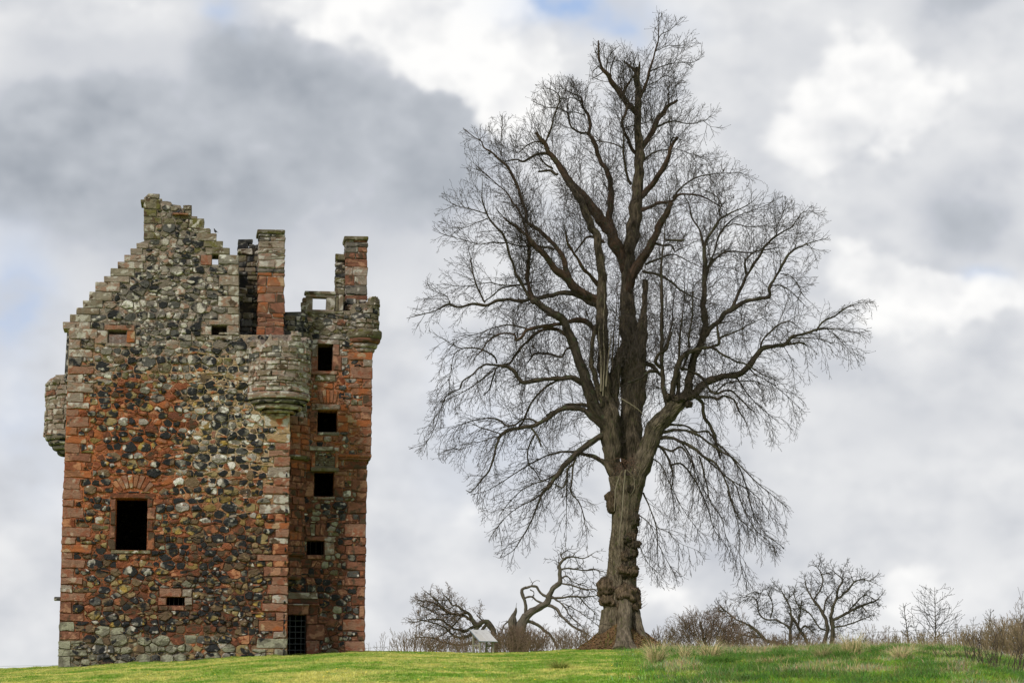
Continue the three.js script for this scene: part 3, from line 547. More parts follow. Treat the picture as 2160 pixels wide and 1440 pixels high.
function corbelRing(cx, cz, y0, y1, r0, r1, m, parent) {           // a roll moulding: hollow below, round above
  const p = []; for (let i = 0; i <= 8; i++) { const t = i / 8; p.push(new THREE.Vector2(r0 + (r1 - r0) * Math.pow(Math.sin(t * Math.PI / 2), 0.8), lerp(y0, y1 - 0.05, t * t * 0.8 + t * 0.2))); }
  p.push(new THREE.Vector2(r1 - 0.02, y1), new THREE.Vector2(0.02, y1 + 0.002));
  const g = new THREE.LatheGeometry(p, 56), q = g.attributes.position;
  for (let i = 0; i < q.count; i++) { const x = q.getX(i), y = q.getY(i), z = q.getZ(i), k = 1 + noise(x * 1.6, y * 3, z * 1.6 + r1 * 9) * 0.025; q.setXYZ(i, x * k, y + noise(x * 2, 4, z * 2) * 0.012, z * k); }
  setUV(g, (x, y, z) => [Math.atan2(x, z) * r1, y * 2]); g.computeVertexNormals();
  return mesh('corbel_ring', g, m, parent, cx, 0, cz);
}
// front turret, its head broken away
{
  const cz = -0.42, y0 = lp(588, 832, cz)[1], L = lp(517, 780, cz)[0], R = lp(655, 780, cz)[0], cx = (L + R) / 2, rad = (R - L) / 2 - 0.05;
  const top = (a) => lp(588, 716 + 30 * noise(a * 2.6, 1) + 20 * noise(a * 8, 4) - 8 * sstep(0.2, 1.2, a) + 8 * sstep(-0.4, -1.3, a), 0.8)[1];
  const t = ringWall('front_turret', cx, cz, rad, 0.45, y0, top, -1.75, 1.9, ST.pinkGrey);
  courses('turret_stone', cx, cz, rad, y0, top, -1.65, 1.7, (a, y) => pick(rT, y < y0 + 1.3 ? [[ST.pinkGrey, 3], [ST.pink, 1.2], [ST.greyAsh, 2]] : [[ST.pinkGrey, 2], [ST.greyAsh, 3], [ST.ash, 2], [ST.lichen, 1], [ST.mossy, 0.6], [ST.slate, 0.4]]), t, { h0: 0.09, h1: 0.29, w0: 0.2, w1: 0.85, bumpy: 0.11, lost: 0.07 });
  const py = (y) => lp(588, y, cz + 0.7)[1];
  [[829, 843, 66, 70], [843, 852, 57, 62], [852, 863, 47, 53], [863, 870, 35, 40], [870, 884, 12, 27]].forEach(([a, b, r0, r1], i) => corbelRing(cx, cz, py(b), py(a), r0 * 0.0209, r1 * 0.0209, pick(rT, [[ST.pinkGrey, 3], [ST.ash, 2]]), t));
}
// stair turret in the corner between the front block and the wing
{
  const cx = lp(607, 1000, 0)[0], cz = ZW - 0.05, Y = (y) => lp(620, y, ZW + 0.7)[1], R = (x) => lp(x, 1000, ZW)[0] - cx;
  const t = ringWall('stair_turret', cx, cz, R(650), 0.4, Y(965), () => Y(880), -0.3, 1.7, ST.plum);
  for (const [n, x, ya, yb, m] of [['turret_stone', 650, 965, 872, [[ST.orange, 3], [ST.pink, 1.5], [ST.red, 1]]], ['turret_stone', 642, 1165, 968, [[ST.plum, 3], [ST.redDark, 1.5], [ST.orange, 1]]], ['turret_stone', 636.5, 1213, 1172, [[ST.plum, 3], [ST.pink, 1.5]]]]) {
    if (x !== 650) ringWall('stair_turret', cx, cz, R(x), 0.4, Y(ya), () => Y(yb), -0.3, 1.7, ST.redDark, tower);
    courses(n, cx, cz, R(x), Y(ya), () => Y(yb) - 0.01, -0.15, 1.5, () => pick(rT, m), t, { h0: 0.24, h1: 0.4, w0: 0.3, w1: 0.62 });
  }
  const top = (a) => Y(660 + 6 * noise(a * 4, 3));
  ringWall('stair_turret', cx, cz, R(644), 0.4, Y(880), top, -0.3, 1.7, ST.slate);
  courses('turret_stone', cx, cz, R(644), Y(880), top, 0, 1.5, () => pick(rT, [[ST.mossy, 2], [ST.slate, 2.4], [ST.lichen, 1], [ST.greyAsh, 1]]), t, { h0: 0.2, h1: 0.36, w0: 0.28, w1: 0.55 });
  corbelRing(cx, cz, Y(969), Y(960), R(645), R(654), ST.mossy, t); corbelRing(cx, cz, Y(1173), Y(1164), R(637), R(646), ST.redDark, t);
  corbelRing(cx, cz, Y(1222), Y(1212), R(631), R(640), ST.plum, t); corbelRing(cx, cz, Y(1234), Y(1222), R(618), R(630), ST.brown, t);
}
// right turret on the wing's corner
{
  const cz = ZW - 0.25, xr = lp(806, 705, cz)[0], cx = xr - 0.88, Y = (y) => lp(770, y, cz + 0.6)[1];
  const top = (a) => Y(622 + 13 * Math.abs(noise(a * 5, 7)) + 55 * sstep(0.75, -0.5, a));
  const t = ringWall('wing_turret', cx, cz, 0.68, 0.3, Y(702), top, -0.55, 2.6, ST.mossy);
  courses('turret_stone', cx, cz, 0.68, Y(700), top, -0.5, 2.3, () => pick(rT, [[ST.mossy, 2], [ST.slate, 1], [ST.greyAsh, 2], [ST.pinkGrey, 1]]), t, { h0: 0.13, h1: 0.27, w0: 0.25, w1: 0.55 });
  [[695, 713, 0.74, 0.88], [712, 722, 0.66, 0.78], [722, 732, 0.55, 0.66], [732, 742, 0.34, 0.54]].forEach(([a, b, r0, r1], i) => corbelRing(cx, cz, Y(b), Y(a), r0, r1, i ? pick(rT, [[ST.pinkGrey, 2], [ST.plum, 1]]) : ST.mossy, t));
}
// turret at the far left corner and the strip of parapet over it
{
  const cz = -6.2, xl = lp(95, 870, cz)[0], rad = 1.25, cx = xl + rad + 0.03, Y = (y) => lp(110, y, cz)[1];
  const top = (a) => Y(808 - 9 * sstep(-1.5, -0.6, a) + 4 * noise(a * 4, 11));
  const t = ringWall('rear_turret', cx, cz, rad, 0.4, Y(922), top, -2.4, 0.8, ST.pinkGrey);
  courses('turret_stone', cx, cz, rad, Y(922), top, -1.75, 0.3, () => pick(rT, [[ST.pinkGrey, 2.4], [ST.greyAsh, 2], [ST.plum, 0.5]]), t, { h0: 0.16, h1: 0.3, w0: 0.35, w1: 0.8 });
  [[919, 931, 1.13, 1.27], [931, 941, 0.96, 1.1], [941, 951, 0.75, 0.92], [951, 962, 0.45, 0.7]].forEach(([a, b, r0, r1]) => corbelRing(cx, cz, Y(b), Y(a), r0, r1, ST.ash, t));
  const q = rectOf(132, 160, 690, 806, -5); mesh('parapet_strip', blockGeo(q[1] - q[0], q[3] - q[2], 0.5, rT, 0.03, 0.03), ST.slate, tower, (q[0] + q[1]) / 2 + 0.14, (q[2] + q[3]) / 2, -5);
  const c = rectOf(110, 138, 801, 809, -5.4); mesh('cap_stone', blockGeo(c[1] - c[0], c[3] - c[2], 0.7, rT, 0.03, 0.02), ST.mossy, t, (c[0] + c[1]) / 2, (c[2] + c[3]) / 2, -5.4);
  const s = rectOf(113, 140, 1259, 1267, -2.5); mesh('water_spout', blockGeo(s[1] - s[0], s[3] - s[2], 0.22, rT, 0.05, 0.012), ST.slate, tower, (s[0] + s[1]) / 2, (s[2] + s[3]) / 2, -2.5);
}

// ---- chimney stacks in courses of squared blocks
function stack(name, px, z, depth, mats, capMat, capOver) {
  const q = rectOf(px[0], px[1], px[2] + 8, px[3], z), zc = z - depth / 2;
  const p = mesh(name, box(q[0] + 0.06, q[1] - 0.06, q[2], q[3] - 0.03, z - depth + 0.06, z - 0.06), ST.pinkGrey, tower);
  for (let y = q[2], k = 0; y < q[3] - 0.08; k++) {
    let h = 0.17 + rT() * 0.34; if (y + h > q[3] - 0.1) h = q[3] - y;
    const cuts = rT() < 0.25 ? [] : [0.3 + rT() * 0.4], xs = [0, ...cuts, 1];
    for (let i = 0; i < xs.length - 1; i++) {
      const a = lerp(q[0], q[1], xs[i]) + 0.007, b = lerp(q[0], q[1], xs[i + 1]) - 0.007, out = (rT() - 0.5) * 0.03;
      mesh('chimney_stone', blockGeo(b - a, h - 0.014, depth + out, rT, 0.045, 0.03), mats((y - q[2]) / (q[3] - q[2])), p, (a + b) / 2, y + h / 2, zc + out / 2);
    }
    y += h;
  }
  const c = rectOf(px[0] - capOver, px[1] + capOver, px[2], px[2] + 8, z);
  mesh('chimney_cap', blockGeo(c[1] - c[0], c[3] - c[2], depth + 0.16, rT, 0.05, 0.02), capMat, p, (c[0] + c[1]) / 2, (c[2] + c[3]) / 2, zc);
  return p;
}
stack('chimney_stack', [543, 600, 484, 708], -0.75, 1.25, (t) => pick(rT, t > 0.58 ? [[ST.pinkGrey, 3], [ST.greyAsh, 1.5], [ST.ash, 1]] : [[ST.orange, 2], [ST.pink, 2], [ST.plum, 2], [ST.pinkGrey, 0.8]]), ST.mossy, 1.5);
stack('chimney_stack', [728, 775, 498, 640], ZW - 0.35, 1.3, (t) => pick(rT, [[ST.pinkGrey, 2], [ST.plum, 1.6], [ST.ash, 1.4]]), ST.mossy, 2.5);
// ruined walls of squared and rough stones standing between the chimneys
function pile(name, px, z, depth, mats, topAt) {
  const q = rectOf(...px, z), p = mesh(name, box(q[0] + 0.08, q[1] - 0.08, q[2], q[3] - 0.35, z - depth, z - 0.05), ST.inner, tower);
  for (let y = q[2]; y < q[3];) {
    const h = 0.16 + rT() * 0.22;
    for (let x = q[0]; x < q[1] - 0.05;) { const w = Math.min(0.25 + rT() * 0.45, q[1] - x), t = (x + w / 2 - q[0]) / (q[1] - q[0]); if (y + h * 0.5 < q[3] - topAt(t) * (q[3] - q[2])) { const out = (rT() - 0.5) * 0.16; mesh('wall_stone', blockGeo(w - 0.015, h - 0.012, depth + out, rT, 0.05, 0.035), mats(), p, x + w / 2, y + h / 2, z - depth / 2 + out / 2); } x += w; }
    y += h;
  }
  return p;
}
pile('broken_wall', [499, 546, 506, 716], -1.75, 0.7, () => pick(rT, [[ST.mossy, 2], [ST.slate, 2], [ST.greyAsh, 1.5]]), (t) => (t < 0.35 ? 0 : 0.05));
pile('broken_wall', [707, 729, 534, 660], ZW - 0.7, 0.8, () => pick(rT, [[ST.mossy, 3], [ST.greyAsh, 1], [ST.slate, 0.6]]), (t) => (t < 0.5 ? 0.02 : 0));
pile('broken_wall', [729, 757, 636, 700], ZW - 0.2, 0.5, () => pick(rT, [[ST.mossy, 2], [ST.slate, 2], [ST.pinkGrey, 1]]), (t) => 0.0);
pile('broken_wall', [598, 645, 655, 712], ZW + 0.1, 0.8, () => pick(rT, [[ST.mossy, 2], [ST.slate, 2], [ST.lichen, 1]]), (t) => 0.12 * Math.abs(noise(t * 4, 2)));
pile('niche', [509, 533, 655, 708], -1.35, 0.4, () => pick(rT, [[ST.pinkGrey, 1], [ST.slate, 1]]), (t) => (Math.abs(t - 0.5) < 0.25 ? 0.35 : 0));
// dormer standing on the wing's wall head
{
  const p = mesh('dormer', box(...rectOf(650, 704, 653, 658, ZU), ZU - 0.5, ZU), ST.pinkGrey, tower);
  const put = (n, px, z0, z1, m) => { const q = rectOf(...px, z1); mesh(n, blockGeo(q[1] - q[0] - 0.008, q[3] - q[2] - 0.006, z1 - z0, rT, 0.03, 0.012), m, p, (q[0] + q[1]) / 2, (q[2] + q[3]) / 2, (z0 + z1) / 2); };
  put('jamb_stone', [645, 659, 627, 655], ZU - 0.45, ZU, ST.greyAsh); put('jamb_stone', [688, 707, 627, 655], ZU - 0.45, ZU, ST.greyAsh);
  put('lintel', [645, 707, 620, 627], ZU - 0.45, ZU + 0.02, ST.pinkGrey); put('cornice', [642, 708, 613.5, 620], ZU - 0.5, ZU + 0.1, ST.greyAsh); put('sill', [643, 724, 655, 661], ZU - 0.5, ZU + 0.08, ST.mossy);
  put('scroll_stone', [635, 646, 644, 656], ZU - 0.4, ZU - 0.02, ST.mossy); put('scroll_stone', [638, 650, 627, 637], ZU - 0.4, ZU, ST.tan); put('scroll_stone', [634, 645, 637, 645], ZU - 0.4, ZU - 0.05, ST.greyAsh);
  put('jamb_stone', [707, 714, 625, 655], ZU - 0.5, ZU - 0.05, ST.mossy); put('jamb_stone', [714, 724, 622, 655], ZU - 0.6, ZU - 0.02, ST.greyAsh);
}
// ---- the rest of the two blocks behind: side and back walls, floors
{
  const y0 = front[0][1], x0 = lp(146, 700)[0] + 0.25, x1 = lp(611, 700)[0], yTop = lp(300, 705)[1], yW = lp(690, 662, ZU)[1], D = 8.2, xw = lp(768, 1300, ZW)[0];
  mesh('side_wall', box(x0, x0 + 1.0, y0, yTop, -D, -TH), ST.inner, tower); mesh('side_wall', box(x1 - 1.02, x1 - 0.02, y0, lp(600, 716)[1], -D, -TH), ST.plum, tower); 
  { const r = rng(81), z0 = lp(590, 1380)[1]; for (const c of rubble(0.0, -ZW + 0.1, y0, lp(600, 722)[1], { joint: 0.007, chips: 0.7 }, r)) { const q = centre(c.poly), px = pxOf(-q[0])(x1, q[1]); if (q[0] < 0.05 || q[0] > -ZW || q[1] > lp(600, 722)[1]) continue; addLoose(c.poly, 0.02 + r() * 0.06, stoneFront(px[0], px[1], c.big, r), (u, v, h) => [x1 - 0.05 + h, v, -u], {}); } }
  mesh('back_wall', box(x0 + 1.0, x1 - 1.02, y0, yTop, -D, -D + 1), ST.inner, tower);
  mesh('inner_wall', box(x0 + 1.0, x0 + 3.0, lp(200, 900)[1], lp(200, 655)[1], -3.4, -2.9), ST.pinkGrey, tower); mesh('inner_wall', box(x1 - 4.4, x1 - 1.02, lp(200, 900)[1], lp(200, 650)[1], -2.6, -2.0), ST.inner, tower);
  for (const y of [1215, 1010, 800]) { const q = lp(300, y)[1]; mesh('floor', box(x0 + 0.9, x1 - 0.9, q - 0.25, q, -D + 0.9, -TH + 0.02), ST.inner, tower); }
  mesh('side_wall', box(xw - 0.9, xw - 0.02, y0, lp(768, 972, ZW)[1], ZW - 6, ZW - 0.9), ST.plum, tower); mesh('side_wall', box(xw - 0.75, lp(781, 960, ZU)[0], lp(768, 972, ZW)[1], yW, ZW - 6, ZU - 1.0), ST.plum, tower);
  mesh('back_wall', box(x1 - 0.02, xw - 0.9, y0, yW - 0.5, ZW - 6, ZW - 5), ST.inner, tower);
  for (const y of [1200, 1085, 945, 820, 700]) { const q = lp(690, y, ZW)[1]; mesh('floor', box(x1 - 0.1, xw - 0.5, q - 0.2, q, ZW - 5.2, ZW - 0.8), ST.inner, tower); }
}
for (const [m, list] of loose) { const g = mergeGeometries(list), o = mesh('small_stones', g, m, tower); o.userData.kind = 'stuff'; }
// ---- ironwork
const RUSTED = new THREE.MeshPhysicalMaterial({ color: new THREE.Color(0.03, 0.026, 0.024), roughness: 1, specularIntensity: 0.3 });
const IRON = new THREE.MeshStandardMaterial({ color: new THREE.Color(0.06, 0.07, 0.074), roughness: 0.6, metalness: 0.3, bumpMap: grain, bumpScale: 0.004 });
{
  const z = ZW - 0.16, q = rectOf(...doorPx, z), gate = new THREE.Group(); gate.name = 'iron_gate'; tower.add(gate);
  for (const x of [610.5, 622.5, 634.5, 643]) { const a = lp(x, 1340, z)[0]; mesh('upright_bar', new THREE.CylinderGeometry(0.02, 0.02, q[3] - q[2] + 0.3, 8), IRON, gate, a, (q[2] + q[3]) / 2, z + (x % 3) * 0.004); }
  for (const y of [1309, 1321, 1333, 1346, 1358, 1371]) { const b = lp(620, y, z)[1], g = new THREE.CylinderGeometry(0.02, 0.02, q[1] - q[0] + 0.1, 8); g.rotateZ(Math.PI / 2); mesh('cross_bar', g, IRON, gate, (q[0] + q[1]) / 2, b, z + 0.03); }
  for (const [px, zz, n, par] of [[w4Px, ZW - 0.12, 3, wingLo], [openings.slit, -0.14, 4, frontWall]]) { const s = rectOf(...px, zz); for (let i = 0; i < n; i++) mesh('window_bar', new THREE.CylinderGeometry(0.011, 0.011, s[3] - s[2] + 0.06, 8), RUSTED, par, lerp(s[0], s[1], (i + 0.6) / n), (s[2] + s[3]) / 2, zz); }
}
console.log('stones', JSON.stringify(counts), 'cells', cells.length);

// ---------------------------------------------------------------- trees: limbs as tapering tubes, then branches, twigs and buds
class Tubes {
  constructor() { this.P = []; this.N = []; this.U = []; this.I = []; this.n = 0; }
  // pts: [{p: Vector3, r}], a smooth tube of so many sides, its skin roughened by rough (share of the radius)
  add(pts, sides, rough = 0, cap = false, seed = 0) {
    const m = pts.length, t = new THREE.Vector3(), u = new THREE.Vector3(), v = new THREE.Vector3(), start = this.n;
    let len = 0;
    for (let i = 0; i < m; i++) {
      const a = pts[Math.max(0, i - 1)].p, b = pts[Math.min(m - 1, i + 1)].p;
      t.subVectors(b, a).normalize();
      if (i === 0) { u.set(Math.abs(t.y) > 0.9 ? 1 : 0, Math.abs(t.y) > 0.9 ? 0 : 1, 0).cross(t).normalize(); } else { u.addScaledVector(t, -u.dot(t)).normalize(); len += pts[i].p.distanceTo(pts[i - 1].p); }
      v.crossVectors(t, u);
      const { p, r } = pts[i], e = sides > 4 ? sides + 1 : sides;
      for (let k = 0; k < e; k++) {
        const a2 = (k / sides) * Math.PI * 2, c = Math.cos(a2), s = Math.sin(a2);
        let q = r;
        if (rough) { const nx = p.x + (u.x * c + v.x * s) * r, ny = p.y + (u.y * c + v.y * s) * r, nz = p.z + (u.z * c + v.z * s) * r; q *= 1 + rough * (noise(nx * 3.2 + seed, ny * 1.6, nz * 3.2) + 0.6 * noise(nx * 9, ny * 4 + seed, nz * 9)); }
        const dx = u.x * c + v.x * s, dy = u.y * c + v.y * s, dz = u.z * c + v.z * s;
        this.P.push(p.x + dx * q, p.y + dy * q, p.z + dz * q); this.N.push(dx, dy, dz); this.U.push((k / sides) * Math.max(0.5, Math.round(r * 6.3 / 0.5) * 0.5), len);
      }
      if (i) { const o = start + i * e, w = start + (i - 1) * e; for (let k = 0; k < sides; k++) { const k2 = e > sides ? k + 1 : (k + 1) % sides; this.I.push(w + k, w + k2, o + k, w + k2, o + k2, o + k); } }
      this.n += e;
    }
    if (cap) { const e = sides > 4 ? sides + 1 : sides, o = this.n - e, p = pts[m - 1].p; this.P.push(p.x, p.y, p.z); this.N.push(t.x, t.y, t.z); this.U.push(0, len); for (let k = 0; k < sides; k++) this.I.push(o + k, o + (e > sides ? k + 1 : (k + 1) % sides), this.n); this.n++; }
  }
  bud(p, s) { const o = this.n; for (const [x, y, z] of [[0, 1.3, 0], [0.9, -0.5, 0.5], [-0.9, -0.5, 0.5], [0, -0.5, -1]]) { this.P.push(p.x + x * s, p.y + y * s, p.z + z * s); this.N.push(x * 0.7, y * 0.7, z * 0.7); this.U.push(0, 0); this.n++; } this.I.push(o, o + 1, o + 2, o, o + 2, o + 3, o, o + 3, o + 1, o + 1, o + 3, o + 2); }
  build(name, m, parent, normals = false) {
    const g = new THREE.BufferGeometry(); g.setAttribute('position', new THREE.Float32BufferAttribute(this.P, 3)); g.setAttribute('normal', new THREE.Float32BufferAttribute(this.N, 3)); g.setAttribute('uv', new THREE.Float32BufferAttribute(this.U, 2)); g.setIndex(this.I);
    if (normals) g.computeVertexNormals();
    return mesh(name, g, m, parent);
  }
}
function barkMat(c0, c1, c2, seed, bump = 0.05) {
  const n = 256, map = dataTex(n, (x, y) => { const f = tile(n, x * 1, y, 9, 4, seed, 0.33), p = tile(n, x, y, 3, 3, seed + 9), s = tile(n, x, y, 26, 2, seed + 4); return mix3(mix3(c0, c1, clamp(0.5 + f * 1.5)), c2, sstep(0.08, 0.28, p + s * 0.12)); });
  const b = dataTex(n, (x, y) => { const v = 0.5 + tile(n, x, y, 12, 4, seed + 2, 0.28) * 1.1; return [v, v, v]; }, false);
  map.repeat.set(1, 0.8); b.repeat.set(2, 0.9);
  return new THREE.MeshPhysicalMaterial({ map, bumpMap: b, bumpScale: bump, roughness: 1, specularIntensity: 0.35 });
}
const BARK = barkMat([0.045, 0.036, 0.026], [0.22, 0.18, 0.13], [0.1, 0.1, 0.045], 3, 0.14), BARK2 = barkMat([0.028, 0.023, 0.018], [0.095, 0.075, 0.055], [0.062, 0.07, 0.04], 5, 0.04), BARKRED = barkMat([0.03, 0.021, 0.016], [0.105, 0.066, 0.046], [0.06, 0.06, 0.036], 6, 0.05);
const TRUNK = barkMat([0.055, 0.043, 0.03], [0.27, 0.22, 0.16], [0.12, 0.118, 0.055], 13, 0.14);
const BURR = barkMat([0.04, 0.03, 0.021], [0.25, 0.18, 0.12], [0.11, 0.09, 0.035], 15, 0.14);
const BARKMID = barkMat([0.04, 0.032, 0.023], [0.175, 0.138, 0.1], [0.09, 0.093, 0.045], 8, 0.12);
const TWIG = new THREE.MeshStandardMaterial({ color: new THREE.Color(0.052, 0.039, 0.033), roughness: 0.9 }), SHOOT = new THREE.MeshStandardMaterial({ color: new THREE.Color(0.2, 0.17, 0.12), roughness: 0.9 }), SPROUT = new THREE.MeshStandardMaterial({ color: new THREE.Color(0.11, 0.058, 0.035), roughness: 0.9 });

class Tree {
  constructor(root, dist, seed, opt) { this.root = root; this.dist = dist; this.r = rng(seed); this.opt = opt; this.limbs = []; this.twigs = new Tubes(); this.fine = new Tubes(); this.count = 0; }
  // trace a limb: crop [x0, y0, scale], points x, y, half width in crop pixels; its depth starts in the limb it leaves
  limb(crop, list, opt = {}) {
    const px = []; for (let i = 0; i < list.length; i += 3) px.push([crop[0] + list[i] / crop[2], crop[1] + list[i + 1] / crop[2], list[i + 2] / crop[2]]);
    this.limbPx(px, opt);
  }
  limbPx(px, opt = {}) {
    const r = this.r, m2 = F / this.dist;
    let z = opt.z;
    if (z === undefined) { let best = 60; z = 0; for (const l of this.limbs) for (const q of l.path.slice(3)) { const d = Math.hypot(q.px - px[0][0], q.py - px[0][1]) - q.r * m2; if (d < best) { best = d; z = q.z; } } }
    let len = 0; for (let i = 1; i < px.length; i++) len += Math.hypot(px[i][0] - px[i - 1][0], px[i][1] - px[i - 1][1]) / m2;
    const dz = opt.dz ?? (r() - 0.5) * 0.9 * Math.min(len, 6), s = r() * 40;
    let acc = 0;
    const ctrl = px.map((q, i) => { if (i) acc += Math.hypot(q[0] - px[i - 1][0], q[1] - px[i - 1][1]) / m2; const t = acc / len, zz = z + dz * t + noise(s + t * 4, 3) * 0.25 * Math.min(1, len * 0.2) * t; const p = at(q[0], q[1], this.dist - zz); return new THREE.Vector4(p.x, p.y, p.z, Math.max(q[2] / m2, 0.007)); });
    const c3 = new THREE.CatmullRomCurve3(ctrl.map((c) => new THREE.Vector3(c.x, c.y, c.z)), false, 'centripetal');
    const step = clamp(ctrl[0].w * 0.8, 0.08, 0.18), n = Math.max(ctrl.length * 2, Math.ceil(len / step)), path = [];
    for (let i = 0; i <= n; i++) {
      const t = i / n, p = c3.getPoint(t), f = t * (ctrl.length - 1), k = Math.min(ctrl.length - 2, Math.floor(f)), rr = lerp(ctrl[k].w, ctrl[k + 1].w, f - k), j = Math.min(0.05, rr * 0.5) * (i ? 1 : 0);
      p.x += noise(p.y * 2.1 + s, p.x * 2.1) * j * 1.6; p.y += noise(p.x * 2.3 + s, p.y * 2.3, 9) * j * 1.6;
      const q = toPixel(p); path.push({ p, r: rr, px: q[0], py: q[1], z: p.z + this.dist });
    }
    const d0 = new THREE.Vector3().subVectors(path[0].p, path[1].p).normalize(), b = path[0];
    for (const [k, f] of [[0.45, 0.85], [0.8, 0.5], [0.95, 0.12]]) path.unshift({ ...b, p: b.p.clone().addScaledVector(d0, b.r * k), r: b.r * f });
    this.limbs.push({ path, opt, len });
  }
  drawLimbs(mat) { for (const l of this.limbs) { const g = new Tubes(), big = l.path[3].r; g.add(l.path, big > 0.25 ? 24 : big > 0.1 ? 14 : 8, big > 0.05 ? 0.3 : 0.16, true, l.len); g.build(l.opt.name ?? 'limb', mat(l), this.root, true); } }
  // one branch: a wandering tube that throws side branches of the next order
  grow(p, dir, len, rad, level, env) {
    const o = this.opt, r = this.r, lv = o.levels[level], n = Math.max(2, Math.ceil(len / lv.step)), pts = [{ p: p.clone(), r: rad }], q = p.clone(), d = dir.clone();
    const bend = new THREE.Vector3((r() - 0.5), (r() - 0.5), (r() - 0.5)).multiplyScalar(lv.bend);
    let next = len * lv.bare, side = r() * 6.28, s = 0; const kids = [];
    for (let i = 1; i <= n; i++) {
      d.x += (r() - 0.5) * lv.wander + bend.x; d.y += (r() - 0.5) * lv.wander + bend.y + env.trop * lv.trop; d.z += (r() - 0.5) * lv.wander + bend.z; d.normalize();
      q.addScaledVector(d, len / n); s += len / n;
      if (env.poly && level < 2) { const [a, b] = toPixel(q); if (!inside([a, b], env.poly)) { if (i < 2) return; break; } }
      const rr = Math.max(rad * (1 - 0.75 * s / len), o.thin);
      pts.push({ p: q.clone(), r: rr });
      while (lv.gap && s > next && s < len * 0.985) { side += 2.0 + r() * 1.2; kids.push([q.clone(), d.clone(), side, s / len, rr]); next += lv.gap * (0.6 + r() * 0.8); }
    }
    (level === 0 ? this.twigs : this.fine).add(pts, level === 0 ? 5 : 3, 0, false);
    this.count++;
    for (const [kp, kd, a, t, rr] of kids) {
      const up = new THREE.Vector3(0, 1, 0), x = new THREE.Vector3().crossVectors(kd, Math.abs(kd.y) > 0.95 ? new THREE.Vector3(1, 0, 0) : up).normalize(), y = new THREE.Vector3().crossVectors(kd, x), ang = lv.angle * (0.7 + r() * 0.6);
      const nd = kd.clone().multiplyScalar(Math.cos(ang)).addScaledVector(x, Math.cos(a) * Math.sin(ang)).addScaledVector(y, Math.sin(a) * Math.sin(ang)).normalize();
      const nl = len * lv.ratio * (1 - 0.55 * t) * (0.55 + r() * 0.9);
      if (nl > o.least) this.grow(kp, nd, nl, Math.max(o.thin, rr * 0.62), level + 1, env);
    }
    if (level >= o.budLevel && r() < o.buds) this.fine.bud(pts[pts.length - 1].p, o.bud * (0.7 + r() * 0.7));
    if (level >= o.budLevel && r() < o.buds * 0.5) this.fine.bud(pts[Math.max(1, pts.length - 2)].p, o.bud * 0.7);
  }
  // branches from the traced limbs
  clothe(fn) {
    const r = this.r;
    for (const l of this.limbs) {
      if (l.opt.bare) continue;
      let s = 0, next = r() * 0.4;
      for (let i = 4; i < l.path.length; i++) {
        const a = l.path[i - 1], b = l.path[i]; s += b.p.distanceTo(a.p);
        while (s > next) { const e = fn(b, s / l.len, l); next += e.gap * (0.6 + r() * 0.8); if (!e.len) continue;
          const d = new THREE.Vector3().subVectors(b.p, a.p).normalize(), x = new THREE.Vector3(r() - 0.5, r() - 0.5, (r() - 0.5) * 0.9); x.addScaledVector(d, -x.dot(d)).normalize();
          const ang = e.angle ?? 0.65 + r() * 0.5, nd = d.clone().multiplyScalar(Math.cos(ang)).addScaledVector(x, Math.sin(ang)); if (e.push) nd.add(e.push); nd.normalize();
          this.grow(b.p, nd, e.len * (0.5 + r() * 0.9), e.rad, e.level ?? 0, e.env); }
      }
      const end = l.path[l.path.length - 1], e = fn(end, 1, l, true);
      if (e.len && !l.opt.stub) { const d = new THREE.Vector3().subVectors(end.p, l.path[l.path.length - 3].p).normalize(); this.grow(end.p, d, e.len * 0.8, Math.min(end.r, 0.02), e.level ?? 0, e.env); }
    }
  }
}

